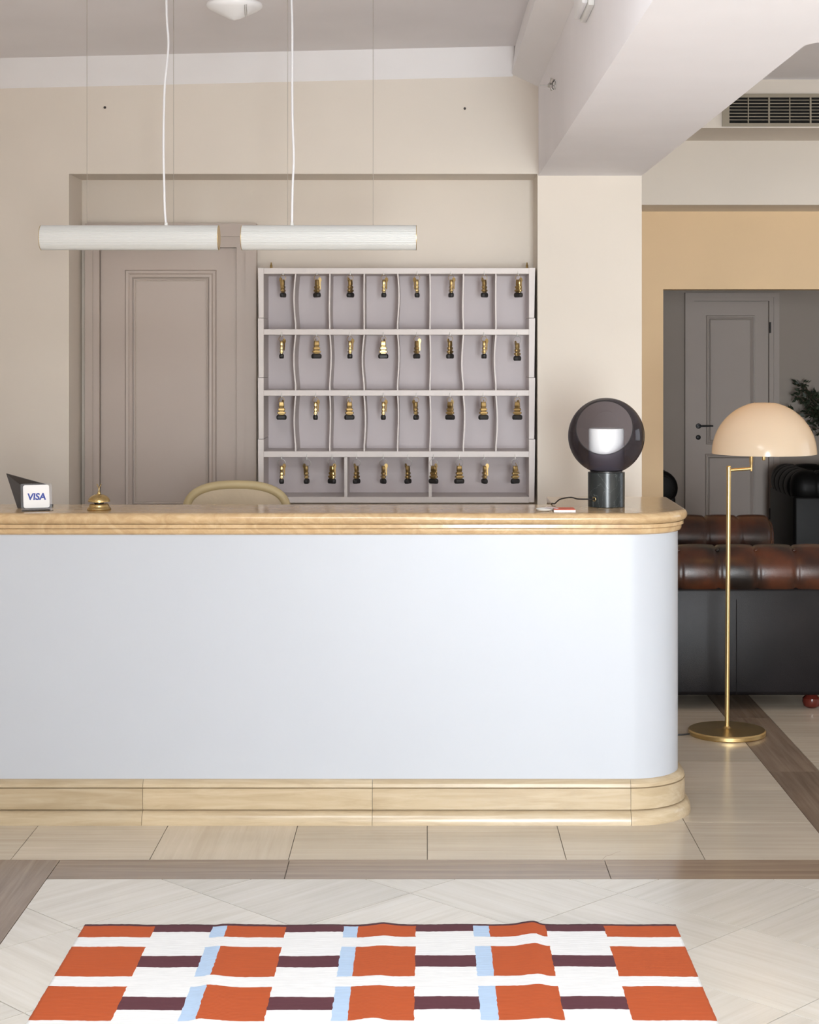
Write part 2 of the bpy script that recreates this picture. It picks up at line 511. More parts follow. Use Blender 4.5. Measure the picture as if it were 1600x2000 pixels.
# far room
structure(box('wall_far', -0.6, XR, 14.4, 14.6, 0, 2.9, M['far_wall']))
structure(box('wall_far_left', -0.8, -0.6, 11.0, 14.6, 0, 2.9, M['far_wall']))
structure(box('wall_far_front', -0.6, BX1 - 0.3, 11.0, 11.2, 0, 2.9, M['far_wall']))
structure(box('ceiling_far', -0.8, XR, 11.2, 14.6, 2.75, 2.9, M['ceiling']))
for i, (a, b_) in enumerate(((-0.6, 2.135), (2.91, XR))):
    structure(box('baseboard_far_%s' % ('left', 'right')[i], a, b_, 14.38, 14.4, 0, 0.15, M['base_wood'], bevel=0.004))

# ------------------------------------------------------------------ floor: slab with stone pieces as parts
floor = structure(box('floor', XL, XR, YR, 14.6, -0.1, -0.006, M['grout']))
structure(floor)
T = 0.006
GAP = 0.0012

def tile_poly(name, poly, mat, rot=0.0):
    """poly in world xy, becomes a slab 6 mm thick, its own grain frame turned by rot"""
    cx = sum(p[0] for p in poly) / len(poly); cy = sum(p[1] for p in poly) / len(poly)
    cr, sr = math.cos(-rot), math.sin(-rot)
    loc = [((x - cx) * cr - (y - cy) * sr, (x - cx) * sr + (y - cy) * cr) for x, y in poly]
    n = len(loc)
    me = bpy.data.meshes.new(name)
    V = [(x, y, 0) for x, y in loc] + [(x, y, T) for x, y in loc]
    F = [tuple(range(n - 1, -1, -1)), tuple(range(n, 2 * n))] + [(k, (k + 1) % n, n + (k + 1) % n, n + k) for k in range(n)]
    me.from_pydata(V, [], F); me.materials.append(mat)
    o = bpy.data.objects.new(name, me)
    o.location = Vector((cx, cy, -T)) - floor.location
    o.rotation_euler = (0, 0, rot)
    return link(o, floor)

_rect_mesh = {}
def tile_rect(name, x0, x1, y0, y1, mat, rot=0.0):
    x0 += GAP; x1 -= GAP; y0 += GAP; y1 -= GAP
    return tile_poly(name, [(x0, y0), (x1, y0), (x1, y1), (x0, y1)], mat, rot)

def clip(poly, axis, lim, keep_less):
    out = []
    n = len(poly)
    ins = lambda p: (p[axis] <= lim) if keep_less else (p[axis] >= lim)
    for i in range(n):
        a, b = poly[i], poly[(i + 1) % n]
        if ins(a): out.append(a)
        if ins(a) != ins(b):
            t = (lim - a[axis]) / (b[axis] - a[axis])
            out.append((a[0] + t * (b[0] - a[0]), a[1] + t * (b[1] - a[1])))
    return out

Y_S0, Y_S1 = 5.62, 5.833                                # brown strip in front of the desk
TX0, TW = 0.005, 0.4655
# pale tiles laid on the diagonal
side = 0.658 / math.sqrt(2)
for i in range(-16, 17):
    for j in range(-16, 17):
        cx, cy = -0.05 + (i - j) * 0.329, 5.475 + (i + j + 1) * 0.329
        if not (-1.6 < cx < 3.0 and 2.2 < cy < 6.0): continue
        h = 0.329 - 0.0022
        poly = [(cx, cy - h), (cx + h, cy), (cx, cy + h), (cx - h, cy)]
        for ax, lim, less in ((0, -1.225 + GAP, False), (0, 2.708, True), (1, Y_S0 - GAP, True), (1, 2.6, False)):
            if poly: poly = clip(poly, ax, lim, less)
        if len(poly) >= 3:
            area = 0.5 * abs(sum(poly[k][0] * poly[(k + 1) % len(poly)][1] - poly[(k + 1) % len(poly)][0] * poly[k][1] for k in range(len(poly))))
            if area > 0.002:
                tile_poly('floor_tile', poly, M['tile_pale'], PI / 4 * (-1 if (i % 3 == 0) else 1) + (0 if j % 4 else 0.0))
# brown border strips
for a, b_ in ((-3.0, -1.512), (-1.512, -0.457), (-0.457, 0.598), (0.598, 1.653), (1.653, 2.708)):
    x0 = max(a, -1.225)
    if b_ > x0: tile_rect('border_strip', x0, b_, Y_S0, Y_S1, M['tile_brown'])
for a, b_ in ((2.6, 3.7), (3.7, 4.78), (4.78, Y_S1)):
    tile_rect('border_strip', a, b_, 0, 0, M['tile_brown']) if False else tile_poly('border_strip', [(-1.435, a + GAP), (-1.225 - GAP, a + GAP), (-1.225 - GAP, b_ - GAP), (-1.435, b_ - GAP)], M['tile_brown'], PI / 2)
for a, b_ in ((Y_S1, 7.05), (7.05, 8.07), (8.07, 9.12), (9.12, 10.2), (10.2, 11.2)):
    tile_poly('border_strip', [(1.39 + GAP, a + GAP), (1.595 - GAP, a + GAP), (1.595 - GAP, b_ - GAP), (1.39 + GAP, b_ - GAP)], M['tile_brown'], PI / 2)
# beige tiles along the desk and into the lounge
for k in range(-7, 3):
    x0 = TX0 + k * TW; x1 = x0 + TW
    if k == 2: x1 = 1.39
    tile_rect('floor_tile', max(x0, -2.79), x1, Y_S1, 6.293, M['tile'], (PI / 2 if k in (-2,) else 0))
for r in range(1, 12):
    y0 = 6.293 + (r - 1) * 0.46
    if r < 4: tile_rect('floor_tile', TX0 + TW, 0.936, y0, y0 + 0.46, M['tile'])
    tile_rect('floor_tile', 0.936, 1.39, y0, y0 + 0.46, M['tile'])
for r in range(0, 12):
    y0 = 5.833 + r * 0.46
    for k in range(0, 4):
        x0 = 1.595 + k * 0.465
        tile_rect('floor_tile', x0, x0 + 0.465, y0, y0 + 0.46, M['tile'])
cr = [px(x, yy_, 1) for x, yy_ in ((1177, 1679), (1183, 1672.5), (1195, 1669.5), (1201, 1666), (1213, 1662.5))]
cr = [Vector((0, 0, CAM_H)) + (v - Vector((0, 0, CAM_H))) * (CAM_H / (CAM_H - v.z)) for v in cr]
V = []
for i, v in enumerate(cr): V += [(v.x, v.y - 0.0016 * (1 - i * 0.15), 0.0002), (v.x, v.y + 0.0016 * (1 - i * 0.15), 0.0002)]
obj('tile_crack', V, [(2 * i, 2 * i + 2, 2 * i + 3, 2 * i + 1) for i in range(4)], M['grout'], floor)
# left margin and the far room read as one continuous stone field
structure(box('floor_margin', XL, -1.4355, YR, Y_S1, -0.006, -0.0002, M['tile_pale']))
structure(box('floor_entrance', -1.4355, XR, YR, 2.5995, -0.006, -0.0002, M['tile_pale']))
structure(box('floor_lounge_side', 3.456, XR, 5.834, 11.359, -0.006, -0.0002, M['tile']))
structure(box('floor_hall_side', 2.709, XR, 2.6, 5.833, -0.006, -0.0002, M['tile_pale']))
structure(box('floor_behind_desk', XL, TX0 + TW - 0.001, 6.294, 8.2, -0.006, -0.0002, M['tile']))
structure(box('floor_far_room', -0.6, XR, 11.36, 14.4, -0.006, -0.0002, M['tile']))

# ------------------------------------------------------------------ reception desk
YF, XE, RC = 6.293, 0.938, 0.20                         # front plane, right end, corner radius of the white body

XD = XL + 0.02
def desk_path(off, x_start=XD, y_end=6.96, n=28, x_from=None, with_side=True):
    """plan line of the desk front, offset outwards by off: left -> round the corner -> back along the end"""
    pts = [(x_start, YF - off)]
    cx, cy, r = XE - RC, YF + RC, RC + off
    for k in range(n + 1):
        a = -PI / 2 + (PI / 2) * k / n
        pts.append((cx + r * math.cos(a), cy + r * math.sin(a)))
    if with_side:
        pts.append((XE + off, y_end))
    return pts

desk = thing('reception_desk', (-0.9, 6.5, 0), 'long white reception desk with a rounded end and a travertine plinth', 'desk')
def ring(off, z, back):
    return [(x, y, z) for x, y in desk_path(off)] + [(x, y, z) for x, y in back]
back_in = [(XE - 0.12, 6.96), (XE - 0.12, 6.60), (XL + 0.001, 6.60)]
g = loft_geo([ring(0, z, [(XE - 0.03, 6.96), (XE - 0.03, 6.6), (XD, 6.6)]) for z in (0.02, 1.04)])
obj('front_panel', *g, M['counter'], desk, smooth=30)
box('inner_worktop', XD, XE - 0.05, 6.605, 7.0, 0.70, 0.735, M['ledge'], desk, bevel=0.004)

# plinth: moulded travertine lengths with open joints
pl_prof = [(-0.01, 0.0), (0.047, 0.0), (0.047, 0.012), (0.044, 0.030), (0.036, 0.042), (0.027, 0.0475), (0.014, 0.0490), (0.014, 0.0525),
           (0.026, 0.0535), (0.026, 0.1275), (0.016, 0.1290), (0.016, 0.1315), (0.025, 0.1325), (0.022, 0.144), (0.012, 0.153), (0.004, 0.157), (-0.01, 0.157)]
def sweep_piece(name, pts_fn, prof, mat, parent):
    rings = []
    lines = [pts_fn(o) for o, z in prof]
    for i in range(len(lines[0])):
        rings.append([(lines[k][i][0], lines[k][i][1], prof[k][1]) for k in range(len(prof))])
    g = loft_geo(rings)
    return obj(name, *g, mat, parent, smooth=28)
def straight(a, b_):
    return lambda off: [(a + 0.0007, YF - off), ((a + b_) / 2, YF - off), (b_ - 0.0007, YF - off)]
joints = [XD, -1.02, -0.193, XE - RC]
for a, b_ in zip(joints, joints[1:]):
    sweep_piece('plinth_stone', straight(a, b_), pl_prof, M['plinth'], desk)
sweep_piece('plinth_stone', lambda off: [(XE - RC + 0.0007, YF - off)] + desk_path(off, XE - RC, 6.96)[2:], pl_prof, M['plinth'], desk)

# stone ledge on the desk
ZT = 1.1195
ledge = thing('marble_ledge', (-0.9, 6.45, 1.039), 'polished golden marble ledge with a moulded edge topping the white desk', 'countertop')
back_pts = [(0.483, 6.96), (0.483, 6.62), (XD, 6.62)]
def ledge_ring(off, z):
    return [(x, y, z) for x, y in desk_path(off)] + [(x, y, z) for x, y in back_pts]
R2 = 0.0205
rings = [ledge_ring(0.035 - R2 - 0.006, ZT), ledge_ring(0.035 - R2, ZT - 0.0003)]
for k in range(1, 12):
    a = PI / 2 - PI * k / 12
    rings.append(ledge_ring(0.035 - R2 + R2 * math.cos(a), ZT - R2 + R2 * math.sin(a)))
rings.append(ledge_ring(0.035 - R2, ZT - 2 * R2))
g = loft_geo(rings); obj('slab', *g, M['ledge'], ledge, smooth=35)
g = loft_geo([ledge_ring(o, z) for o, z in ((0.022, ZT - 2 * R2 - 0.0002), (0.022, 1.066), (0.019, 1.0635))])
obj('upper_moulding', *g, M['ledge'], ledge, smooth=30)
g = loft_geo([ledge_ring(o, z) for o, z in ((0.011, 1.0633), (0.014, 1.061), (0.014, 1.052), (0.011, 1.045), (0.004, 1.0402))])
obj('lower_moulding', *g, M['ledge'], ledge, smooth=30)

# ------------------------------------------------------------------ doors
def panel_frame(x0, x1, y, z0, z1, wd, depth):
    """picture-frame moulding standing proud of plane y (towards -y)"""
    prof = [(0, 0), (wd * 0.15, -depth), (wd * 0.4, -depth * 0.9), (wd * 0.6, -depth * 0.35), (wd * 0.85, -depth * 0.5), (wd, 0)]
    rings = []
    for inset, dy in prof:
        rings.append([(x0 + inset, y + dy, z0 + inset), (x1 - inset, y + dy, z0 + inset), (x1 - inset, y + dy, z1 - inset), (x0 + inset, y + dy, z1 - inset)])
    V, F = [], []
    for r in rings: V += r
    for i in range(len(rings) - 1):
        for k in range(4):
            F.append((i * 4 + k, i * 4 + (k + 1) % 4, (i + 1) * 4 + (k + 1) % 4, (i + 1) * 4 + k))
    return V, F

def casing(xi0, xi1, xo0, xo1, zi, zo, y, depth, steps=2):
    """door casing: two stiles and a head, stepped profile"""
    geos = []
    def prism(poly):  # poly: list of (x,z) loops front
        return loft_geo([[(x, y - depth, z) for x, z in poly], [(x, y + 0.0, z) for x, z in poly]])
    geos.append(prism([(xo0, 0), (xi0, 0), (xi0, zi), (xo0, zo)]))
    geos.append(prism([(xi1, 0), (xo1, 0), (xo1, zo), (xi1, zi)]))
    geos.append(prism([(xi0, zi), (xi1, zi), (xo1, zo), (xo0, zo)]))
    return join(*geos)

def make_door(name, x0, x1, zt, co_l, co_r, co_t, y, panels, mat, label):
    d = bpy.data.objects.new(name, None); d.location = ((x0 + x1) / 2, y, 0); COL.objects.link(d)
    structure(d); d['label'] = label
    box('leaf', x0 + 0.003, x1 - 0.003, y - 0.012, y - 0.001, 0.006, zt - 0.003, mat, d)
    ci = 0.45
    m0, m1, mt = x0 - (x0 - co_l) * ci, x1 + (co_r - x1) * ci, zt + (co_t - zt) * ci
    g = join(casing(x0, x1, m0, m1, zt, mt, y - 0.001, 0.040), casing(m0, m1, co_l, co_r, mt, co_t, y - 0.001, 0.052))
    obj('casing', *g, mat, d)
    for (a, b_, z0, z1, wd) in panels:
        f = obj('panel', *box_geo(a + wd * 1.2, b_ - wd * 1.2, y - 0.017, y - 0.011, z0 + wd * 1.2, z1 - wd * 1.2), mat, d)
        obj('panel_moulding', *panel_frame(a, b_, y - 0.012, z0, z1, wd, 0.012), mat, d, smooth=20)
        obj('panel_moulding', *panel_frame(a + wd * 1.0, b_ - wd * 1.0, y - 0.0165, z0 + wd * 1.0, z1 - wd * 1.0, wd * 0.35, 0.006), mat, d, smooth=20)
    return d

sN = Y_NICHE / F_PX
dx = lambda x: (x - CX) * sN
dz = lambda y: CAM_H - (y - CY) * sN
door1 = make_door('door_1', dx(197), dx(464), dz(484), dx(170), dx(503), dz(438), Y_NICHE,
                  [(dx(245), dx(424), dz(984) - 0.04, dz(527), 0.040), (dx(245), dx(424), 0.2, dz(984) - 0.16, 0.040)], M['door'],
                  'grey panelled door in the niche beside the key cabinet')
sF = 14.4 / F_PX
fx = lambda x: (x - CX) * sF
fz = lambda y: CAM_H - (y - CY) * sF
door2 = make_door('door_2', fx(1355), fx(1501), fz(588), fx(1337), fx(1520), fz(572), 14.4,
                  [(fx(1379), fx(1474), fz(868), fz(616), 0.03), (fx(1377), fx(1474), 0.22, fz(886), 0.03)], M['door'],
                  'grey two-panel door with black lever handle in the far room')
hx, hz = fx(1364), fz(832)
h = lathe('handle', [(0.022, 0), (0.022, -0.008), (0.018, -0.012), (0.009, -0.013), (0.009, -0.045), (0, -0.046)], M['black'], door2, 20, (hx, 14.388, hz), 'y')
tube('lever', [(hx, 14.346, hz), (hx + 0.03, 14.344, hz + 0.001), (hx + 0.115, 14.346, hz + 0.002)], [0.008, 0.008, 0.007], M['black'], h, 10)
lathe('keyhole_rose', [(0.020, 0), (0.020, -0.008), (0.015, -0.011), (0, -0.011)], M['black'], door2, 20, (hx - 0.002, 14.388, fz(854)), 'y')
for zz in (fz(640), 0.35):
    lathe('hinge', [(0.008, -0.045), (0.008, 0.045)], M['dark_plastic'], door2, 10, (fx(1502), 14.345, zz))

# small fixings on the wall above the niche
for i, (x, y, l) in enumerate(((205, 210, 'small dark screw in the wall above the grey door'), (908, 212, 'small dark screw in the wall above the key cabinet'))):
    p = px(x, y, Y_WALL)
    o = lathe('wall_screw', [(0.006, 0.002), (0.006, -0.003), (0.003, -0.006), (0, -0.006)], M['dark_plastic'], None, 10, tuple(p), 'y')
    tag(o, l, 'screw', 'screws in the wall')

# ------------------------------------------------------------------ key cabinet
YC = 7.93
sC = YC / F_PX
kx = lambda x: (x - CX) * sC
kz = lambda y: CAM_H - (y - CY) * sC
YB = Y_NICHE - 0.012
cab = thing('key_cabinet', ((kx(505) + kx(1045)) / 2, YC + 0.13, kz(982)), 'pale grey wooden pigeonhole key cabinet hung in the niche beside the door', 'cabinet')
box('back_panel', kx(508), kx(1042), YB - 0.008, YB, kz(980), kz(526), M['cabinet_back'], cab)
ysplit = [523, 621.5, 738, 858, 982]
for a, b_ in zip(ysplit, ysplit[1:]):
    for x0, x1, s in ((505, 515, -1), (1033.5, 1045, 1)):
        zt, zb = kz(a), kz(b_) + 0.002
        lip = 0.0025
        X0, X1 = kx(x0), kx(x1)
        # each length is a touch wider at its upper end, so the joints show
        if s < 0: top = (X0 - lip, X1); bot = (X0 + 0.001, X1)
        else: top = (X0, X1 + lip * 0.4); bot = (X0, X1 - 0.003)
        V = [(bot[0], YC, zb), (bot[1], YC, zb), (bot[1], YB, zb), (bot[0], YB, zb), (top[0], YC, zt), (top[1], YC, zt), (top[1], YB, zt), (top[0], YB, zt)]
        obj('side_board', V, box_geo(0, 1, 0, 1, 0, 1)[1], M['cabinet'], cab)
shelves = [(523.5, 535), (643, 654), (762, 773), (881.5, 893), (970.5, 982)]
for a, b_ in shelves:
    box('shelf', kx(515) + 0.0005, kx(1033.5) - 0.0005, YC - 0.003, YB - 0.008, kz(b_), kz(a), M['cabinet'], cab, bevel=0.0012, seg=1)
# thin warped dividers in the upper three rows
div_x = [577.5, 644.5, 711.5, 777, 840, 905.5, 969]
bows = {0: [-3.2, -1.0, -0.3, 2.4, 0.6, -1.2, -0.6], 1: [-3.4, 2.2, -3.6, 2.2, 1.2, -3.4, -3.0], 2: [-2.8, 0.9, 2.4, 1.2, 1.5, 2.2, 2.6]}
for r in range(3):
    z1, z0 = kz(shelves[r][1]), kz(shelves[r + 1][0])
    for k, xx in enumerate(div_x):
        rings = []
        nseg = 10
        for i in range(nseg + 1):
            t = i / nseg
            off = bows[r][k] * math.sin(PI * min(1, t * 1.1)) * sC + (k % 2) * 0.001 * math.sin(6 * t)
            xc = kx(xx) + off
            z = z1 + (z0 - z1) * t
            z = z1 - 0.0003 if i == 0 else (z0 + 0.0003 if i == nseg else z)
            rings.append([(xc - 0.003, YC + 0.002, z), (xc + 0.003, YC + 0.002, z), (xc + 0.003, YB - 0.009, z), (xc - 0.003, YB - 0.009, z)])
        g = loft_geo(rings); obj('divider', *g, M['cabinet'], cab)
for xx in (675.5, 840.5):
    box('divider', kx(xx - 3), kx(xx + 3), YC, YB - 0.009, kz(970.5) + 0.0003, kz(893) - 0.0003, M['cabinet'], cab)
for xx in (526, 1032):
    g = join(lathe_geo([(0.006, 0), (0.006, 0.018), (0.0035, 0.022), (0.0035, 0.030), (0.00001, 0.031)], 10, (kx(xx), YC + 0.10, kz(523.5))))
    obj('hanging_bolt', *g, M['aged_brass'], cab, smooth=40)

# keys: one hook of the cabinet and one fob with its ring for each place
def rrect(hw, ht, z, c=0.3):
    k = min(hw, ht) * c
    return [(-hw + k, -ht, z), (hw - k, -ht, z), (hw, -ht + k, z), (hw, ht - k, z), (hw - k, ht, z), (-hw + k, ht, z), (-hw, ht - k, z), (-hw, -ht + k, z)]

def ring_geo(cz, R, r, axis_rot=0.0, seg=18):
    pts = []
    for k in range(seg):
        a = 2 * PI * k / seg
        x, z = R * math.cos(a), R * math.sin(a)
        pts.append((x * math.cos(axis_rot), x * math.sin(axis_rot), cz + z))
    return tube_geo(pts, r, 5, True)

def make_key(big):
    R = 0.0175 if big else 0.0125
    root = bpy.data.objects.new('room_key', None); COL.objects.link(root); root.empty_display_size = 0.02
    top = -2 * R + 0.004
    obj('key_ring', *ring_geo(-R, R, 0.0011), M['steel' if big else 'brass'], root, smooth=60)
    prof = [(0.0095, 0.0050, 0.0), (0.0115, 0.0062, -0.004), (0.0125, 0.0066, -0.022), (0.0110, 0.0052, -0.025), (0.0110, 0.0052, -0.028),
            (0.0160, 0.0074, -0.030), (0.0165, 0.0076, -0.038), (0.0120, 0.0054, -0.041), (0.0120, 0.0054, -0.044),
            (0.0190, 0.0082, -0.046), (0.0195, 0.0084, -0.053), (0.0130, 0.0056, -0.056), (0.0130, 0.0056, -0.064)]
    fob = obj('fob', *loft_geo([rrect(a, b_, z + top, 0.45) for a, b_, z in prof]), M['aged_brass'], root, smooth=35)
    bp = []
    for hw, ht, z in ((0.0150, 0.0055, -0.058), (0.0205, 0.0085, -0.0605), (0.0230, 0.0105, -0.066), (0.0230, 0.0105, -0.075), (0.0195, 0.0085, -0.0805)):
        bp.append(rrect(hw, ht, z + top, 0.6))
    obj('rubber_bumper', *loft_geo(bp), M['rubber'], fob, smooth=40)
    # flat key behind the fob
    zk = top + 0.010
    poly = [(-0.003, 0), (-0.0075, -0.006), (-0.008, -0.014), (-0.004, -0.021), (-0.0032, -0.024), (-0.0032, -0.052), (-0.0005, -0.056),
            (0.0032, -0.052), (0.0020, -0.048), (0.0034, -0.044), (0.0022, -0.040), (0.0034, -0.036), (0.0034, -0.024), (0.004, -0.021), (0.008, -0.014), (0.0075, -0.006), (0.003, 0)]
    rot = Matrix.Rotation(-0.10, 4, 'Y') @ Matrix.Rotation(1.15, 4, 'Z')
    ringf = [[rot @ Vector((x, t, z)) + Vector((0.004, 0.012, zk)) for x, z in poly] for t in (-0.001, 0.001)]
    obj('key_blade', *loft_geo(ringf), M['brass'], root)
    return root

def make_key_splayed(big):
    root = make_key(big)
    for ch in root.children:
        if ch.name.startswith('key_blade'):
            ch.rotation_euler = (0, -0.32 if big else 0.30, 0)
    return root

protos = {(False, False): make_key(False), (True, False): make_key(True), (False, True): make_key_splayed(False), (True, True): make_key_splayed(True)}
used = set()
rows = [
    ('top', 535, [(554, 80, 0), (620, 55, 0), (685, 62, 0), (750, 84, 0), (815, 86, 0), (881, 82, 0), (946, 62, 0), (1012, 42, 0)]),
    ('second', 654, [(551, 84, 1), (619, 20, 1), (684, 82, 0), (749, 5, 0), (814, 66, 0), (879, 56, 0), (945, 84, 0), (1010, 55, 0)]),
    ('third', 773, [(551, 0, 0), (617, 84, 0), (683, 14, 1), (749, 84, 0), (813, 80, 0), (879, 28, 0), (944, 14, 0), (1010, 20, 1)]),
    ('bottom', 893, [(551, 82, 0), (600, 84, 0), (649, 42, 0), (697, 62, 0), (749, 72, 0), (797, 66, 0), (847, 30, 0), (897, 16, 0), (946, 74, 0), (1006, 34, 1)]),
]
ORD = ['first', 'second', 'third', 'fourth', 'fifth', 'sixth', 'seventh', 'eighth', 'ninth', 'tenth']
for rname, ys, items in rows:
    for k, (xx, ang, spl) in enumerate(items):
        X = kx(xx); Z = kz(ys)
        big = (rname == 'bottom') or (rname == 'second' and k == 7)
        # hook: little pale cup hook under the front edge of the shelf
        pts = [(X, YC - 0.0031, Z + 0.012), (X, YC - 0.010, Z + 0.011), (X, YC - 0.013, Z + 0.004), (X, YC - 0.019, Z - 0.005), (X, YC - 0.0275, Z - 0.009), (X, YC - 0.036, Z - 0.006), (X, YC - 0.037, Z + 0.002)]
        tube('hook', pts, 0.0014, M['white_plastic'], cab, 5)
        key = (big, bool(spl))
        pr = protos[key]
        if key in used:
            o = copy_tree(pr)
        else:
            o = pr; used.add(key)
        o.location = (X, YC - 0.0275, Z - 0.0062)
        o.rotation_euler = (0, 0, math.radians(ang) * (1 if (k + len(rname)) % 2 else -1))
        for ch in o.children:                           # the ring itself hangs square to its hook
            if ch.name.startswith('key_ring'): ch.rotation_euler = (0, 0, -o.rotation_euler.z)
        state = 'edge-on' if ang > 70 else ('face-on' if ang < 35 else 'turned aslant')
        tag(o, 'brass room key fob hung %s, %s from the grey door in the %s row' % (state, ORD[k], rname), 'key', 'room keys on the cabinet hooks')

# ------------------------------------------------------------------ pendant tube lamps
def pendant(x0p, x1p, wires, cord_pts, label):
    d = 6.4; s = d / F_PX
    X0, X1 = (x0p - CX) * s, (x1p - CX) * s
    zc0 = CAM_H - (464.3 - CY) * s; R = 0.0448
    t = thing('tube_pendant', ((X0 + X1) / 2, d, zc0 - R), label, 'lamp', 'ribbed tube pendants over the desk')
    nr = 44; seg = nr * 4
    V, F = [], []
    xs = [X0, X0 + 0.003, X1 - 0.003, X1]
    for xi, x in enumerate(xs):
        for k in range(seg):
            a = 2 * PI * k / seg
            rr = R + 0.0009 * math.cos(nr * a)
            V.append((x, d + rr * math.cos(a), zc0 + rr * math.sin(a)))
    for xi in range(3):
        for k in range(seg):
            k2 = (k + 1) % seg
            F.append((xi * seg + k, xi * seg + k2, (xi + 1) * seg + k2, (xi + 1) * seg + k))
    obj('glass_tube', V, F, M['opal_tube'], t, smooth='all')
    for x, sgn in ((X0, -1), (X1, 1)):
        lathe('end_cap', [(R - 0.004, -sgn * 0.012), (R - 0.0035, sgn * 0.001), (R - 0.006, sgn * 0.0015), (R - 0.008, -sgn * 0.004), (0, -sgn * 0.004)], M['copper'], t, 40, (x, d, zc0), 'x')
        lathe('rim', [(R - 0.003, 0), (R + 0.0012, 0.0), (R + 0.0012, sgn * 0.0018), (R - 0.003, sgn * 0.0018)], M['satin_brass'], t, 40, (x, d, zc0), 'x')
    for xw in wires:
        X = (xw - CX) * s
        tube('suspension_wire', [(X, d, zc0 + R - 0.001), (X, d, zc(X) - 0.002)], 0.0008, M['wire'], t, 6)
    pts = [((x - CX) * s, d, CAM_H - (y - CY) * s) for x, y in cord_pts]
    pts[-1] = (pts[-1][0], d, zc0 + R - 0.001)
    Xc = pts[0][0]
    pts = [(Xc, d, zc(Xc) - 0.004)] + pts
    tube('power_cord', smooth_path(pts, 8), 0.0042, M['cord'], t, 8)
    lathe('cord_grip', [(0.007, 0), (0.007, 0.004), (0.005, 0.012), (0.0042, 0.013)], M['white_plastic'], t, 14, (pts[-1][0], d, zc0 + R - 0.0005))
    lathe('ceiling_rose', [(0.045, 0.0), (0.045, -0.018), (0.012, -0.024), (0, -0.024)], M['white_plastic'], t, 28, (Xc, d, zc(Xc)))
    return t
pendant(81, 427, (170, 339), [(325, 0), (326, 40), (329, 80), (327, 115), (322, 165), (320, 230), (319.5, 300), (321, 370), (322, 410), (324.5, 441)],
        'ribbed white glass tube pendant hanging in front of the grey door')
pendant(473, 813, (562, 729), [(569.5, 0), (571, 50), (571, 120), (571, 190), (572, 250), (574, 310), (572, 355), (571, 395), (570.5, 441)],
        'ribbed white glass tube pendant hanging in front of the key cabinet')

# ceiling dish lamp
d = 6.2
p = px(458, 40, d)
t = thing('ceiling_lamp', (p.x, d, p.z), 'white glass cone ceiling lamp above the pendants', 'lamp')
lathe('glass_dish', [(0, p.z), (0.02, p.z + 0.006), (0.085, p.z + 0.038), (0.097, p.z + 0.046), (0.1, p.z + 0.053), (0.097, p.z + 0.061), (0.08, p.z + 0.068), (0.05, p.z + 0.072)], M['opal_white'], t, 40, (p.x, d, 0), smooth=50)
lathe('canopy', [(0.05, p.z + 0.068), (0.05, zc(p.x) + 0.002)], M['white_plastic'], t, 28, (p.x, d, 0))
for dx_ in (0.044, 0.050):
    tube('clip', [(p.x + dx_, d - 0.075, p.z + 0.06), (p.x + dx_, d - 0.078, p.z + 0.035), (p.x + dx_ - 0.001, d - 0.045, p.z + 0.012), (p.x + dx_ - 0.001, d - 0.04, p.z + 0.004)], 0.001, M['steel'], t, 5)

# emergency light on the beam side
t = thing('emergency_light', (BX0 - 0.018, 5.41, 2.751), 'white emergency light box mounted on the side of the beam', 'light fixture')
box('housing', BX0 - 0.020, BX0, 5.265, 5.55, 2.751, 2.87, M['white_plastic'], t, bevel=0.004)
box('diffuser', BX0 - 0.040, BX0 - 0.0195, 5.272, 5.543, 2.758, 2.865, M['opal_white'], t, bevel=0.008)
# wall anchor on the beam side
p = px(1086, 162, 6.86)
t = thing('wall_anchor', (BX0, 6.86, p.z - 0.01), 'steel anchor bolt with nuts sticking out of the beam', 'bolt')
lathe('pin', [(0.0025, 0.0), (0.0025, -0.062), (0, -0.063)], M['steel'], t, 8, (BX0, 6.86, p.z - 0.010), 'x')
lathe('nut', [(0.010, -0.010), (0.012, -0.014), (0.012, -0.024), (0.008, -0.030), (0.004, -0.031)], M['steel'], t, 6, (BX0, 6.86, p.z - 0.010), 'x', smooth=False)
lathe('washer', [(0.016, 0.0), (0.016, -0.004), (0.004, -0.004)], M['steel'], t, 16, (BX0, 6.86, p.z - 0.010), 'x')
tube('wing', [(BX0 - 0.018, 6.86, p.z - 0.002), (BX0 - 0.010, 6.855, p.z + 0.016)], [0.006, 0.011], M['steel'], t, 8)
tube('wing', [(BX0 - 0.018, 6.86, p.z - 0.016), (BX0 - 0.012, 6.865, p.z - 0.027)], [0.005, 0.007], M['steel'], t, 8)

# ------------------------------------------------------------------ air grille in the lounge
yv = 9.89; sv = yv / F_PX
gx = lambda x: (x - CX) * sv
gz = lambda y: CAM_H - (y - CY) * sv
GX0, GX1 = gx(1424), gx(1424) + 1.05
t = thing('air_grille', ((GX0 + GX1) / 2, yv, gz(247)), 'grey slatted air conditioning grille in the lounge bulkhead', 'air vent')
box('backing', GX0, GX1, yv - 0.003, yv - 0.0005, gz(242), gz(191), M['dark_void'], t)
fw = 0.026
g = join(box_geo(GX0 - 0.04, GX1 + fw, yv - 0.016, yv, gz(191), gz(184)), box_geo(GX0 - 0.04, GX1 + fw, yv - 0.016, yv, gz(247), gz(241)),
         box_geo(GX0 - 0.04, GX0, yv - 0.016, yv, gz(241), gz(191)), box_geo(GX1, GX1 + fw, yv - 0.016, yv, gz(241), gz(191)))
obj('frame', *g, M['grille'], t)
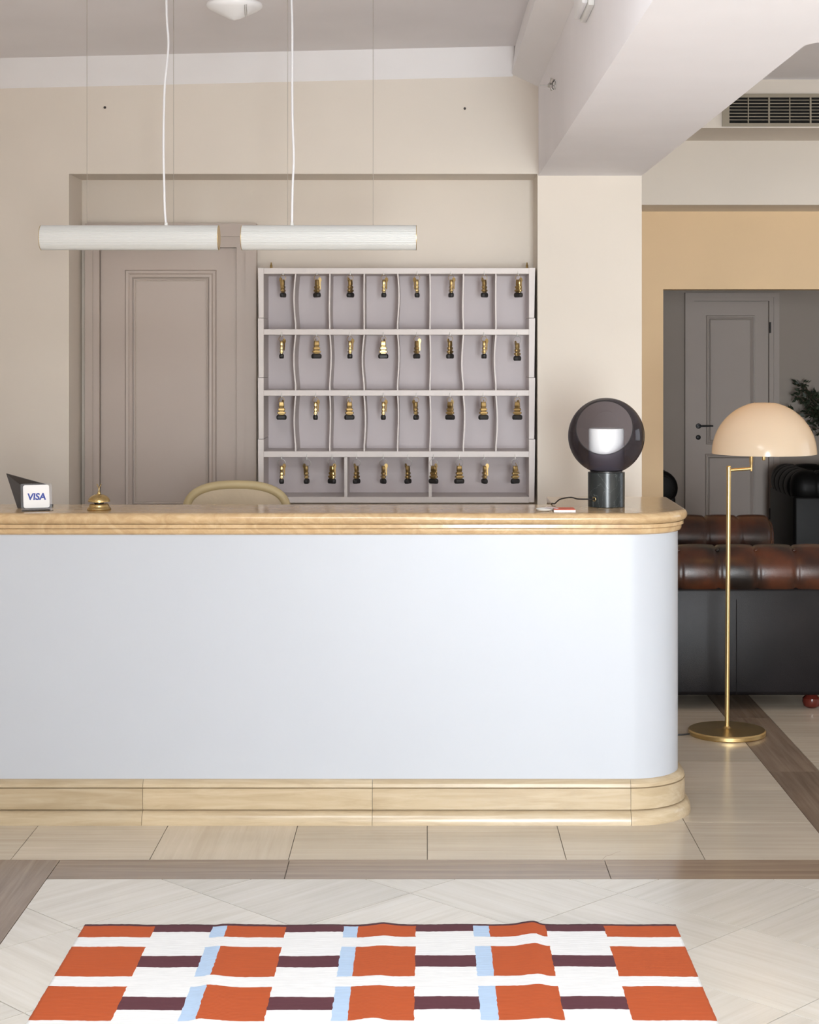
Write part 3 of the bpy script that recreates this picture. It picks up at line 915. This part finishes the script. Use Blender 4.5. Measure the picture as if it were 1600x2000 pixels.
for k in range(7):
    zz = gz(196.5 + k * 6.4)
    V = [(GX0, yv - 0.015, zz - 0.002), (GX1, yv - 0.015, zz - 0.002), (GX1, yv - 0.004, zz + 0.001), (GX0, yv - 0.004, zz + 0.001),
         (GX0, yv - 0.015, zz + 0.002), (GX1, yv - 0.015, zz + 0.002), (GX1, yv - 0.004, zz + 0.005), (GX0, yv - 0.004, zz + 0.005)]
    obj('slat', V, box_geo(0, 1, 0, 1, 0, 1)[1], M['grille'], t)
k = 0
xx = 1461
while gx(xx) < GX1 - 0.03:
    wdt = 0.0045 if k % 2 else 0.0025
    box('mullion', gx(xx) - wdt, gx(xx) + wdt, yv - 0.0165, yv - 0.003, gz(241), gz(191), M['grille'], t)
    xx += 40.5; k += 1

# ------------------------------------------------------------------ things on the ledge
# card terminal screen and VISA sign
A, B_, C_, D_ = px(12, 925, 6.50), px(92, 947, 6.45), px(97, 987, 6.46), px(34, 987, 6.47)
D_.z = C_.z = ZT + 0.0005
t = thing('payment_screen', ((A.x + C_.x) / 2, 6.48, ZT), 'dark tilted screen stand behind the VISA sign', 'screen')
nrm = (B_ - A).cross(D_ - A).normalized()
if nrm.y > 0: nrm = -nrm
g = loft_geo([[A, B_, C_, D_], [q + Vector((0.0, 0.012, 0)) for q in (A, B_, C_, D_)]])
obj('screen_panel', *g, M['dark_plastic'], t)
box('foot', D_.x + 0.02, C_.x - 0.005, 6.475, 6.55, ZT + 0.0003, ZT + 0.008, M['dark_plastic'], t, bevel=0.002)

def rounded_rect(w_, h_, r, n=6):
    pts = []
    for cx, cz, a0 in ((w_ / 2 - r, h_ - r, 0), (-w_ / 2 + r, h_ - r, PI / 2), (-w_ / 2 + r, r, PI), (w_ / 2 - r, r, 1.5 * PI)):
        for k in range(n + 1):
            a = a0 + PI / 2 * k / n
            pts.append((cx + r * math.cos(a), cz + r * math.sin(a)))
    return pts
vs = thing('card_sign', (0, 0, 0), 'small white VISA sign in a clear acrylic stand on the ledge', 'sign')
W_, H_ = 0.112, 0.100
tilt = Matrix.Rotation(math.radians(-14), 4, 'X')
def tl(pts, y0, y1, dz0=0.0):
    return [[tilt @ Vector((x, y0, z + dz0)) for x, z in pts], [tilt @ Vector((x, y1, z + dz0)) for x, z in pts]]
obj('acrylic_plate', *loft_geo(tl(rounded_rect(W_, H_, 0.006), 0.0, 0.0025)), M['acrylic'], vs)
obj('acrylic_foot', *box_geo(-W_ / 2, W_ / 2, -0.030, 0.001, 0.0, 0.0025), M['acrylic'], vs)
obj('card', *loft_geo(tl(rounded_rect(0.094, 0.085, 0.008), -0.0015, -0.0004, 0.009)), M['paper'], vs)
fc = bpy.data.curves.new('visa_text', 'FONT'); fc.body = 'VISA'; fc.size = 0.034; fc.align_x = 'CENTER'; fc.shear = 0.12; fc.extrude = 0.0002; fc.offset = 0.0011
fc.resolution_u = 3; fc.space_character = 0.98
fo = bpy.data.objects.new('visa_text_tmp', fc); COL.objects.link(fo)
dg = bpy.context.evaluated_depsgraph_get()
me = bpy.data.meshes.new_from_object(fo.evaluated_get(dg)); me.name = 'lettering'
bpy.data.objects.remove(fo)
me.transform(tilt @ Matrix.Translation((0, -0.0020, 0.009 + 0.030)) @ Matrix.Rotation(PI / 2, 4, 'X'))
me.materials.clear(); me.materials.append(M['blue_ink'])
lo = bpy.data.objects.new('lettering', me); link(lo, vs); lo['label'] = 'blue slanted VISA lettering'
p = px(70, 995, 6.36)
vs.location = (p.x, 6.375, ZT + 0.0005); vs.rotation_euler = (0, 0, math.radians(20))

# brass bell
bx, by = (193.5 - CX) * 6.4 / F_PX, 6.40
t = thing('reception_bell', (bx, by, ZT), 'brass reception call bell on the marble ledge', 'bell')
z0 = ZT + 0.0005
lathe('base', [(0.0435, z0), (0.0445, z0 + 0.003), (0.0425, z0 + 0.008), (0.0375, z0 + 0.012), (0.0365, z0 + 0.018), (0.0335, z0 + 0.022), (0.02, z0 + 0.023), (0, z0 + 0.023)], M['brass'], t, 40, (bx, by, 0))
lathe('mechanism', [(0.018, z0 + 0.022), (0.018, z0 + 0.030), (0.006, z0 + 0.031), (0.006, z0 + 0.040)], M['black'], t, 16, (bx, by, 0))
lathe('dome', [(0.036, z0 + 0.029), (0.0405, z0 + 0.030), (0.0405, z0 + 0.034), (0.037, z0 + 0.042), (0.029, z0 + 0.050), (0.017, z0 + 0.0555), (0.007, z0 + 0.058), (0, z0 + 0.0585)], M['brass'], t, 40, (bx, by, 0), smooth=50)
lathe('button', [(0.006, z0 + 0.0575), (0.0065, z0 + 0.062), (0.004, z0 + 0.067), (0.0022, z0 + 0.070), (0.0022, z0 + 0.078), (0, z0 + 0.079)], M['brass'], t, 16, (bx, by, 0))
for s in (-1, 1):
    tube('finial', [(bx, by, z0 + 0.074), (bx + s * 0.0025, by, z0 + 0.083), (bx + s * 0.0085, by, z0 + 0.095)], 0.0016, M['aged_brass'], t, 6)

# smoked glass globe lamp
LX, LY = (1184.5 - CX) * 6.54 / F_PX, 6.54
t = thing('globe_lamp', (LX, LY, ZT), 'smoked glass globe table lamp on a black marble cylinder base', 'lamp')
zb = ZT + 0.0006; zt_ = 1.249; RB = 0.069
lathe('marble_base', [(RB - 0.001, zb), (RB, zb + 0.001), (RB, zt_ - 0.001), (RB - 0.001, zt_), (0, zt_)], M['black_marble'], t, 56, (LX, LY, 0))
gc = Vector((LX, LY, 1.384)); GR = 0.1435
nrm = Vector((-0.17, -0.915, 0.37)).normalized()
q = nrm.to_track_quat('Z', 'Y').to_matrix()
a_open = math.asin(0.106 / GR)
V, F = [], []
nu, seg = 40, 72
def globe_pt(r, th, ph):
    return gc + q @ Vector((r * math.sin(th) * math.cos(ph), r * math.sin(th) * math.sin(ph), r * math.cos(th)))
for i in range(nu + 1):
    th = a_open + (PI - a_open) * i / nu
    for k in range(seg):
        V.append(globe_pt(GR, min(th, PI - 1e-4), 2 * PI * k / seg))
for i in range(nu):
    for k in range(seg):
        k2 = (k + 1) % seg
        F.append((i * seg + k, i * seg + k2, (i + 1) * seg + k2, (i + 1) * seg + k))
globe = obj('glass_globe', V, F, M['smoke'], t, smooth='all')
tube('globe_rim', [globe_pt(GR - 0.0008, a_open, 2 * PI * k / 72) for k in range(72)], 0.0016, M['black'], globe, 6, True)
lathe('diffuser', [(0.064, zt_ + 0.008), (0.0665, zt_ + 0.012), (0.0665, 1.407), (0.064, 1.412), (0.058, 1.4135), (0, 1.4135)], M['opal_white'], t, 48, (LX, LY, 0))
lathe('collar', [(0.060, zt_ - 0.0005), (0.060, zt_ + 0.008), (0, zt_ + 0.008)], M['black'], t, 40, (LX, LY, 0))
ga = Vector((-0.72, -0.69, 0)).normalized()
gp = Vector((LX, LY, ZT + 0.031)) + ga * RB
tube('cord_grommet', [gp + Vector((0, 0, 0.007 * math.sin(2 * PI * k / 16))) + Vector((-ga.y, ga.x, 0)) * 0.007 * math.cos(2 * PI * k / 16) for k in range(16)], 0.0016, M['satin_brass'], t, 6, True)
gq = Vector((LX - RB, LY + 0.005, ZT + 0.03))
cpts = [gp, gp + ga * 0.012 + Vector((-0.01, 0, 0.001)), (LX - 0.11, LY - 0.035, ZT + 0.031), (0.545, LY + 0.01, ZT + 0.033), (0.508, LY + 0.035, ZT + 0.024), (0.488, LY + 0.05, ZT + 0.006), (0.481, LY + 0.075, ZT + 0.004), (0.478, LY + 0.10, ZT - 0.02), (0.477, LY + 0.10, ZT - 0.2)]
tube('power_cord', smooth_path(cpts, 8), 0.0026, M['black'], t, 8)

# small white dish, cards beside the lamp
p = px(1064, 997, 6.33)
o = lathe('white_dish', [(0.017, ZT + 0.0004), (0.026, ZT + 0.004), (0.031, ZT + 0.0095), (0.030, ZT + 0.0105), (0.024, ZT + 0.006), (0, ZT + 0.004)], M['white_plastic'], None, 32, (p.x, 6.345, 0))
tag(o, 'small shallow white dish on the ledge beside the coral cards', 'dish')
p = px(1102, 998, 6.34)
t = thing('card_stack', (p.x, 6.345, ZT), 'stack of white cards with a coral top beside the globe lamp', 'cards')
for k in range(3):
    box('card', p.x - 0.039, p.x + 0.039, 6.305, 6.400, ZT + 0.0004 + k * 0.0026, ZT + 0.0026 + k * 0.0026, M['paper'], t)
box('top_card', p.x - 0.0385, p.x + 0.0385, 6.306, 6.399, ZT + 0.0082, ZT + 0.0094, M['orange_card'], t)
a, b_ = Vector((p.x - 0.066, 6.375, ZT + 0.0125)), Vector((p.x - 0.022, 6.345, ZT + 0.0099))
cp = [a, a + (b_ - a) * 0.5 + Vector((0, 0, 0.001)), b_]
rings = []
for c_ in cp:
    sd = Vector((0.3, 0.9, 0)).normalized() * 0.012
    rings.append([c_ - sd, c_ + sd, c_ + sd + Vector((0, 0, 0.0006)), c_ - sd + Vector((0, 0, 0.0006))])
o = obj('paper_slip', *loft_geo(rings), M['pink_card'])
tag(o, 'pale pink paper slip lying between the dish and the coral cards', 'paper')

# ------------------------------------------------------------------ chair behind the desk
CXc, CYc = (462.5 - CX) * 7.15 / F_PX, 7.15
t = thing('desk_chair', (CXc, CYc + 0.2, 0), 'cream chair with a rounded upholstered back behind the desk', 'chair')
zt0 = 1.171; hwd = 0.205
arc = []
for k in range(25):
    a = PI * k / 24
    cx_, sz = math.cos(a), math.sin(a)
    ex = 2 / 2.5
    arc.append((CXc + hwd * math.copysign(abs(cx_) ** ex, cx_), CYc, 1.045 + (zt0 - 0.018 - 1.045) * (abs(sz) ** ex)))
arc = [(CXc + 0.185, CYc + 0.03, 0.47), (CXc + 0.20, CYc + 0.012, 0.8)] + arc + [(CXc - 0.20, CYc + 0.012, 0.8), (CXc - 0.185, CYc + 0.03, 0.47)]
tube('back_frame', arc, 0.0185, M['cream_lacquer'], t, 12)
inner = [(x + (CXc - x) * 0.06, z - 0.012 if z > 1.0 else z) for x, y, z in arc]
pad = [[(x, CYc - 0.008, z) for x, z in inner], [(CXc + (x - CXc) * 0.9, CYc - 0.018, 0.8 + (z - 0.8) * 0.93) for x, z in inner]]
pad = [[(x, CYc + 0.02, z) for x, z in inner]] + pad
obj('back_pad', *loft_geo(pad), M['cream_fabric'], t, smooth=50)
box('seat', CXc - 0.235, CXc + 0.235, CYc, CYc + 0.46, 0.42, 0.50, M['cream_fabric'], t, bevel=0.03, seg=3)
for sx in (-1, 1):
    for sy in (0.03, 0.42):
        tube('leg', [(CXc + sx * 0.19, CYc + sy, 0.425), (CXc + sx * 0.205, CYc + sy + (0.02 if sy > 0.2 else -0.0), 0.0)], [0.02, 0.013], M['cream_lacquer'], t, 10)

# ------------------------------------------------------------------ brass floor lamp
FX, FY = 1.337, 7.73
t = thing('floor_lamp', (FX, FY, 0), 'brass swivel floor lamp with a cream dome shade beside the desk', 'lamp')
lathe('base', [(0.168, 0.0003), (0.171, 0.004), (0.171, 0.018), (0.166, 0.0235), (0.03, 0.0265), (0.018, 0.030), (0.0115, 0.036), (0, 0.036)], M['satin_brass'], t, 64, (FX, FY, 0))
PX_ = FX + 0.008
tube('pole', [(FX, FY, 0.034), (PX_, FY, 1.142)], 0.0098, M['satin_brass'], t, 20)
lathe('pole_joint', [(0.0105, 1.14), (0.0105, 1.188), (0.008, 1.191), (0, 1.191)], M['satin_brass'], t, 20, (PX_, FY, 0))
AX = (1467.5 - CX) * FY / F_PX
tube('swivel_arm', [(PX_ + 0.004, FY, 1.172), (AX, FY, 1.179)], 0.0068, M['satin_brass'], t, 14)
lathe('upper_stem', [(0, 1.166), (0.005, 1.168), (0.0065, 1.178), (0.0065, 1.205), (0.0085, 1.210), (0.0085, 1.300), (0, 1.300)], M['satin_brass'], t, 18, (AX, FY, 0))
SX, RS, ZS = 1.503, 0.230, 1.246
tube('socket_bracket', [(AX, FY, 1.296), (SX, FY, 1.296)], 0.006, M['satin_brass'], t, 10)
prof = []
a1 = math.acos(0.05 / RS)
for k in range(20):
    a = a1 * k / 19
    prof.append((RS * math.cos(a), ZS + RS * math.sin(a)))
prof.append((0.0, ZS + RS * math.sin(a1) + 0.001))
inn = [(r * 0.982 if r > 0.01 else 0.0, ZS + (z - ZS) * 0.982) for r, z in prof[::-1]]
g = lathe_geo([(max(r, 1e-5), h) for r, h in prof + inn], 72, (SX, FY, 0))
# close the lower rim
n_ = 72; last = (len(prof + inn) - 1) * n_
g[1].extend([(k, (k + 1) % n_, last + (k + 1) % n_, last + k) for k in range(n_)])
g = (g[0], [f for f in g[1] if len(f) == 4])
obj('shade', *g, M['opal_shade'], t, smooth=50)
lathe('bulb', [(0, 1.305), (0.012, 1.307), (0.024, 1.33), (0.028, 1.35), (0.022, 1.37), (0, 1.38)], M['bulb'], t, 20, (SX - 0.01, FY, 0))
lathe('switch_knob', [(0, 1.214), (0.006, 1.216), (0.0075, 1.222), (0.0075, 1.245), (0.004, 1.25), (0.004, 1.30)], M['satin_brass'], t, 14, ((1492 - CX) * FY / F_PX, FY, 0))
tube('power_cord', smooth_path([(FX - 0.165, FY - 0.02, 0.006), (FX - 0.22, FY - 0.03, 0.004), (FX - 0.30, FY - 0.01, 0.004), (FX - 0.345, FY + 0.1, 0.004)], 8), 0.0034, M['black'], t, 8)

# ------------------------------------------------------------------ chesterfield sofas
def tuft_roll(name, a, b_, R, n, outward, mat, parent, seg=28):
    """padded roll from a to b_ (horizontal), pleated every length/n; outward = unit vector of the outer side"""
    a, b_ = Vector(a), Vector(b_); ax = (b_ - a); L = ax.length; ax.normalize()
    up = Vector((0, 0, 1)); out = Vector(outward)
    m = n * 14
    rings = []
    for i in range(m + 1):
        t = i / m
        ph = (t * n) % 1.0
        dist = min(ph, 1 - ph)
        crease = math.exp(-(dist / 0.035) ** 2)
        hump = math.sin(PI * ph) ** 0.7
        ff, fb = min(1.0, t * L / 0.035), min(1.0, (1 - t) * L / 0.11)
        endr = min(0.78 + 0.22 * math.sqrt(max(0.0, 1 - (1 - ff) ** 2)), 0.30 + 0.70 * math.sqrt(max(0.0, 1 - (1 - fb) ** 2)))
        row = []
        for k in range(seg):
            an = 2 * PI * k / seg
            topw = 0.5 + 0.5 * math.sin(an)
            r = R * endr * (0.955 + 0.05 * hump * (0.3 + 0.7 * topw) - 0.055 * crease)
            row.append(a + ax * (t * L) + out * (r * math.cos(an)) + up * (r * math.sin(an)))
        rings.append(row)
    o = obj(name, *loft_geo(rings), mat, parent, smooth=70)
    for i in range(1, n):
        c_ = a + ax * (L * i / n)
        an = math.radians(62)
        bp = c_ + (out * math.cos(an) + up * math.sin(an)) * (R * 0.92)
        g = lathe_geo([(1e-5, -0.008), (0.008, -0.006), (0.011, 0), (0.008, 0.006), (1e-5, 0.008)], 10, tuple(bp))
        obj('button', *g, mat, o, smooth=60)
    return o

def make_sofa(label, L, D, H, roll_mat, panel_mat, foot_mat):
    t = thing('chesterfield_sofa' if L > 1.2 else 'chesterfield_armchair', (0, 0, 0), label, 'sofa' if L > 1.2 else 'armchair')
    R = 0.132
    zr = H - R
    n_arm = max(4, round((D - 0.04) / 0.165)); n_back = round((L - 0.3) / 0.165)
    for s in (-1, 1):
        xr = s * (L / 2 - R)
        tuft_roll('arm_roll', (xr, -D / 2 + 0.004, zr), (xr, D / 2 - 0.02, zr), R, n_arm, (s, 0, 0), roll_mat, t)
        xo, xi = s * (L / 2 - 0.022), s * (L / 2 - 0.20)
        p_ = box('arm_panel', min(xo, xi), max(xo, xi), -D / 2 + 0.012, D / 2 - 0.03, 0.068, zr - 0.06, panel_mat, t, bevel=0.022, seg=3)
        tube('seam', [(xo + s * 0.0003, 0.0, 0.075), (xo + s * 0.0003, 0.0, zr - R * 0.9)], 0.0022, panel_mat, p_, 6)
        # scroll face on the arm front
        lathe('arm_scroll', [(R * 0.74, 0.0), (R * 0.72, -0.010), (R * 0.66, -0.014), (R * 0.3, -0.018), (0, -0.018)], roll_mat, t, 28, (xr, -D / 2 + 0.006, zr), 'y')
        for y_ in (-D / 2 + 0.10, D / 2 - 0.10):
            lathe('foot', [(0.024, 0.0), (0.038, 0.010), (0.044, 0.028), (0.042, 0.046), (0.028, 0.060), (0.026, 0.07)], foot_mat, t, 24, (s * (L / 2 - 0.09), y_, 0))
    tuft_roll('back_roll', (-L / 2 + 0.14, D / 2 - R, zr + 0.001), (L / 2 - 0.14, D / 2 - R, zr + 0.001), R, n_back, (0, 1, 0), roll_mat, t)
    box('back_panel', -L / 2 + 0.03, L / 2 - 0.03, D / 2 - 0.20, D / 2 - 0.024, 0.068, zr - 0.06, panel_mat, t, bevel=0.02, seg=3)
    box('seat_base', -L / 2 + 0.20, L / 2 - 0.20, -D / 2 + 0.02, D / 2 - 0.2, 0.068, 0.30, roll_mat, t, bevel=0.02, seg=2)
    nc = 2 if L > 1.2 else 1
    w_ = (L - 0.42) / nc
    for k in range(nc):
        x0 = -L / 2 + 0.21 + k * w_
        box('seat_cushion', x0 + 0.002, x0 + w_ - 0.002, -D / 2 + 0.03, D / 2 - 0.24, 0.302, 0.45, roll_mat, t, bevel=0.04, seg=3)
    box('inside_back', -L / 2 + 0.21, L / 2 - 0.21, D / 2 - 0.26, D / 2 - 0.19, 0.46, zr, roll_mat, t, bevel=0.02, seg=2)
    return t

s1 = make_sofa('antique brown leather chesterfield sofa with rolled tufted arms behind the floor lamp', 1.74, 0.94, 0.775, M['leather_brown'], M['leather_panel'], M['wood'])
s1.location = (1.47, 9.085, 0.0004); s1.rotation_euler = (0, 0, PI / 2)
s2 = make_sofa('black leather chesterfield armchair in the far room in front of the leafy plant', 0.95, 0.94, 0.80, M['leather_black'], M['leather_black'], M['wood'])
s2.location = (2.718 + 0.47, 13.43, 0.0004); s2.rotation_euler = (0, 0, PI / 2)
s3 = make_sofa('black leather chesterfield armchair in the far room mostly hidden by the yellow wall', 0.95, 0.94, 0.80, M['leather_black'], M['leather_black'], M['wood'])
s3.location = (1.885 - 0.475, 13.43, 0.0004)

# ------------------------------------------------------------------ plant in the far room
PXc, PYc = 3.32, 14.15
t = thing('potted_olive_tree', (PXc, PYc, 0), 'leafy dark green potted tree behind the black armchair', 'plant')
lathe('pot', [(0.13, 0.0005), (0.15, 0.02), (0.19, 0.36), (0.195, 0.38), (0.18, 0.385), (0.175, 0.34), (0, 0.33)], M['clay'], t, 32, (PXc, PYc, 0))
tube('trunk', smooth_path([(PXc, PYc, 0.32), (PXc + 0.02, PYc, 0.6), (PXc - 0.02, PYc - 0.01, 0.9), (PXc + 0.01, PYc, 1.12)], 5), 0.018, M['bark'], t, 8)
rnd = random.Random(3)
LV, LF = [], []
def leaf(c_, dirv, ln):
    dirv = dirv.normalized(); sd = dirv.cross(Vector((rnd.uniform(-1, 1), rnd.uniform(-1, 1), rnd.uniform(-1, 1)))).normalized() * ln * 0.24
    k = len(LV)
    LV.extend([c_, c_ + dirv * ln * 0.5 + sd, c_ + dirv * ln, c_ + dirv * ln * 0.5 - sd])
    LF.append((k, k + 1, k + 2, k + 3))
for i in range(30):
    a = rnd.uniform(0, 2 * PI); el = rnd.uniform(-0.05, 0.95)
    L_ = rnd.uniform(0.28, 0.46)
    dv = Vector((math.cos(a) * math.cos(el), 0.42 * math.sin(a) * math.cos(el), math.sin(el)))
    st = Vector((PXc, PYc, rnd.uniform(0.98, 1.12)))
    pts = [st, st + dv * L_ * 0.5 + Vector((0, 0, 0.03)), st + dv * L_]
    for q_ in pts: q_.y = min(q_.y, 14.33)
    pp = smooth_path(pts, 5)
    tube('branch', pp, 0.004, M['bark'], t, 5)
    for j in range(2, len(pp)):
        for r_ in range(7):
            dl = Vector((rnd.uniform(-1, 1), rnd.uniform(-1, 1), rnd.uniform(-0.8, 0.9)))
            c_ = pp[j] + dl * 0.03; c_.y = min(c_.y, 14.34)
            leaf(c_, dl if c_.y < 14.3 else Vector((dl.x, -abs(dl.y), dl.z)), rnd.uniform(0.035, 0.06))
fo = obj('foliage', LV, LF, M['leaf'], t); fo['kind'] = 'stuff'

# ------------------------------------------------------------------ rug
xb = [(-1.012, -0.800, 'O'), (-0.800, -0.630, 'M'), (-0.630, -0.586, 'B'), (-0.586, -0.412, 'O'), (-0.412, -0.242, 'M'), (-0.242, -0.200, 'B'), (-0.200, -0.030, 'O'),
      (-0.030, 0.140, 'M'), (0.140, 0.186, 'B'), (0.186, 0.354, 'O'), (0.354, 0.526, 'M'), (0.526, 0.741, 'O')]
RY1 = 5.165
yb = [(5.165, 5.149, 'edge'), (5.149, 5.100, 'bar'), (5.100, 5.052, 'blk'), (5.052, 4.972, 'gap')]
y = 4.972
for k in range(5):
    yb += [(y, y - 0.073, 'blk'), (y - 0.073, y - 0.163, 'bar'), (y - 0.163, y - 0.236, 'blk'), (y - 0.236, y - 0.310, 'gap')]
    y -= 0.310
RY0 = y
def rug_h(x, yy):
    h = 0.0
    for c_, hh, wl, wr in ((-0.585, 0.0065, 0.020, 0.050), (-0.134, 0.0075, 0.040, 0.030), (0.318, 0.0095, 0.045, 0.020)):
        cc = c_ + 0.010 * math.sin(yy * 3.1 + c_ * 9)
        dd = x - cc
        s = wl if dd < 0 else wr
        amp = hh * (0.75 + 0.25 * math.sin(yy * 5 + c_ * 4))
        h += amp * math.exp(-(dd / s) ** 2)
    h += 0.0012 * (1 + math.sin(x * 31 + yy * 7)) * 0.5
    return 0.004 + h
def subdiv(bands, step):
    lines = [bands[0][0]]; kinds = []
    for a, b_, k in bands:
        n = max(1, int(round(abs(b_ - a) / step)))
        for i in range(1, n + 1):
            lines.append(a + (b_ - a) * i / n); kinds.append(k)
    return lines, kinds
xl, xk = subdiv(xb, 0.0085)
yl, yk = subdiv(yb, 0.014)
rr = random.Random(5)
V, F, MI = [], [], []
nx = len(xl)
for j, yy in enumerate(yl):
    for i, x in enumerate(xl):
        jx = rr.uniform(-0.0014, 0.0014) if 0 < i < nx - 1 else rr.uniform(-0.0006, 0.0006)
        jy = rr.uniform(-0.0012, 0.0012)
        yy2 = yy + jy + 0.004 * math.sin(x * 4.0 + 0.5) * (1 if j else 0.6)
        V.append((x + jx, yy2, rug_h(x, yy)))
for j in range(len(yl) - 1):
    for i in range(nx - 1):
        F.append((j * nx + i, j * nx + i + 1, (j + 1) * nx + i + 1, (j + 1) * nx + i))
        cx_, ry = xk[i], yk[j]
        m_ = 0
        if ry == 'edge': m_ = 2
        elif ry == 'gap': m_ = 0
        else:
            if cx_ == 'O': m_ = 1
            elif cx_ == 'B': m_ = 3
            elif cx_ == 'M': m_ = 2 if ry == 'bar' else 0
        MI.append(m_)
nb = len(V); nF = len(F)
# turned-down border so that the rug has thickness
border = [i for i in range(nx)] + [j * nx + nx - 1 for j in range(1, len(yl))] + [(len(yl) - 1) * nx + i for i in range(nx - 2, -1, -1)] + [j * nx for j in range(len(yl) - 2, 0, -1)]
for i in border: V.append((V[i][0], V[i][1], 0.0004))
nbd = len(border)
for k in range(nbd):
    k2 = (k + 1) % nbd
    F.append((border[k], border[k2], nb + k2, nb + k)); MI.append(2 if k < nx else 0)
rug = obj('striped_rug', V, F, M['rug_white'], None, smooth='all')
for m_ in ('rug_orange', 'rug_maroon', 'rug_blue'): rug.data.materials.append(M[m_])
rug.data.polygons.foreach_set('material_index', MI)
tag(rug, 'flatwoven white rug with rust, maroon and light blue blocks on the tiled floor', 'rug')
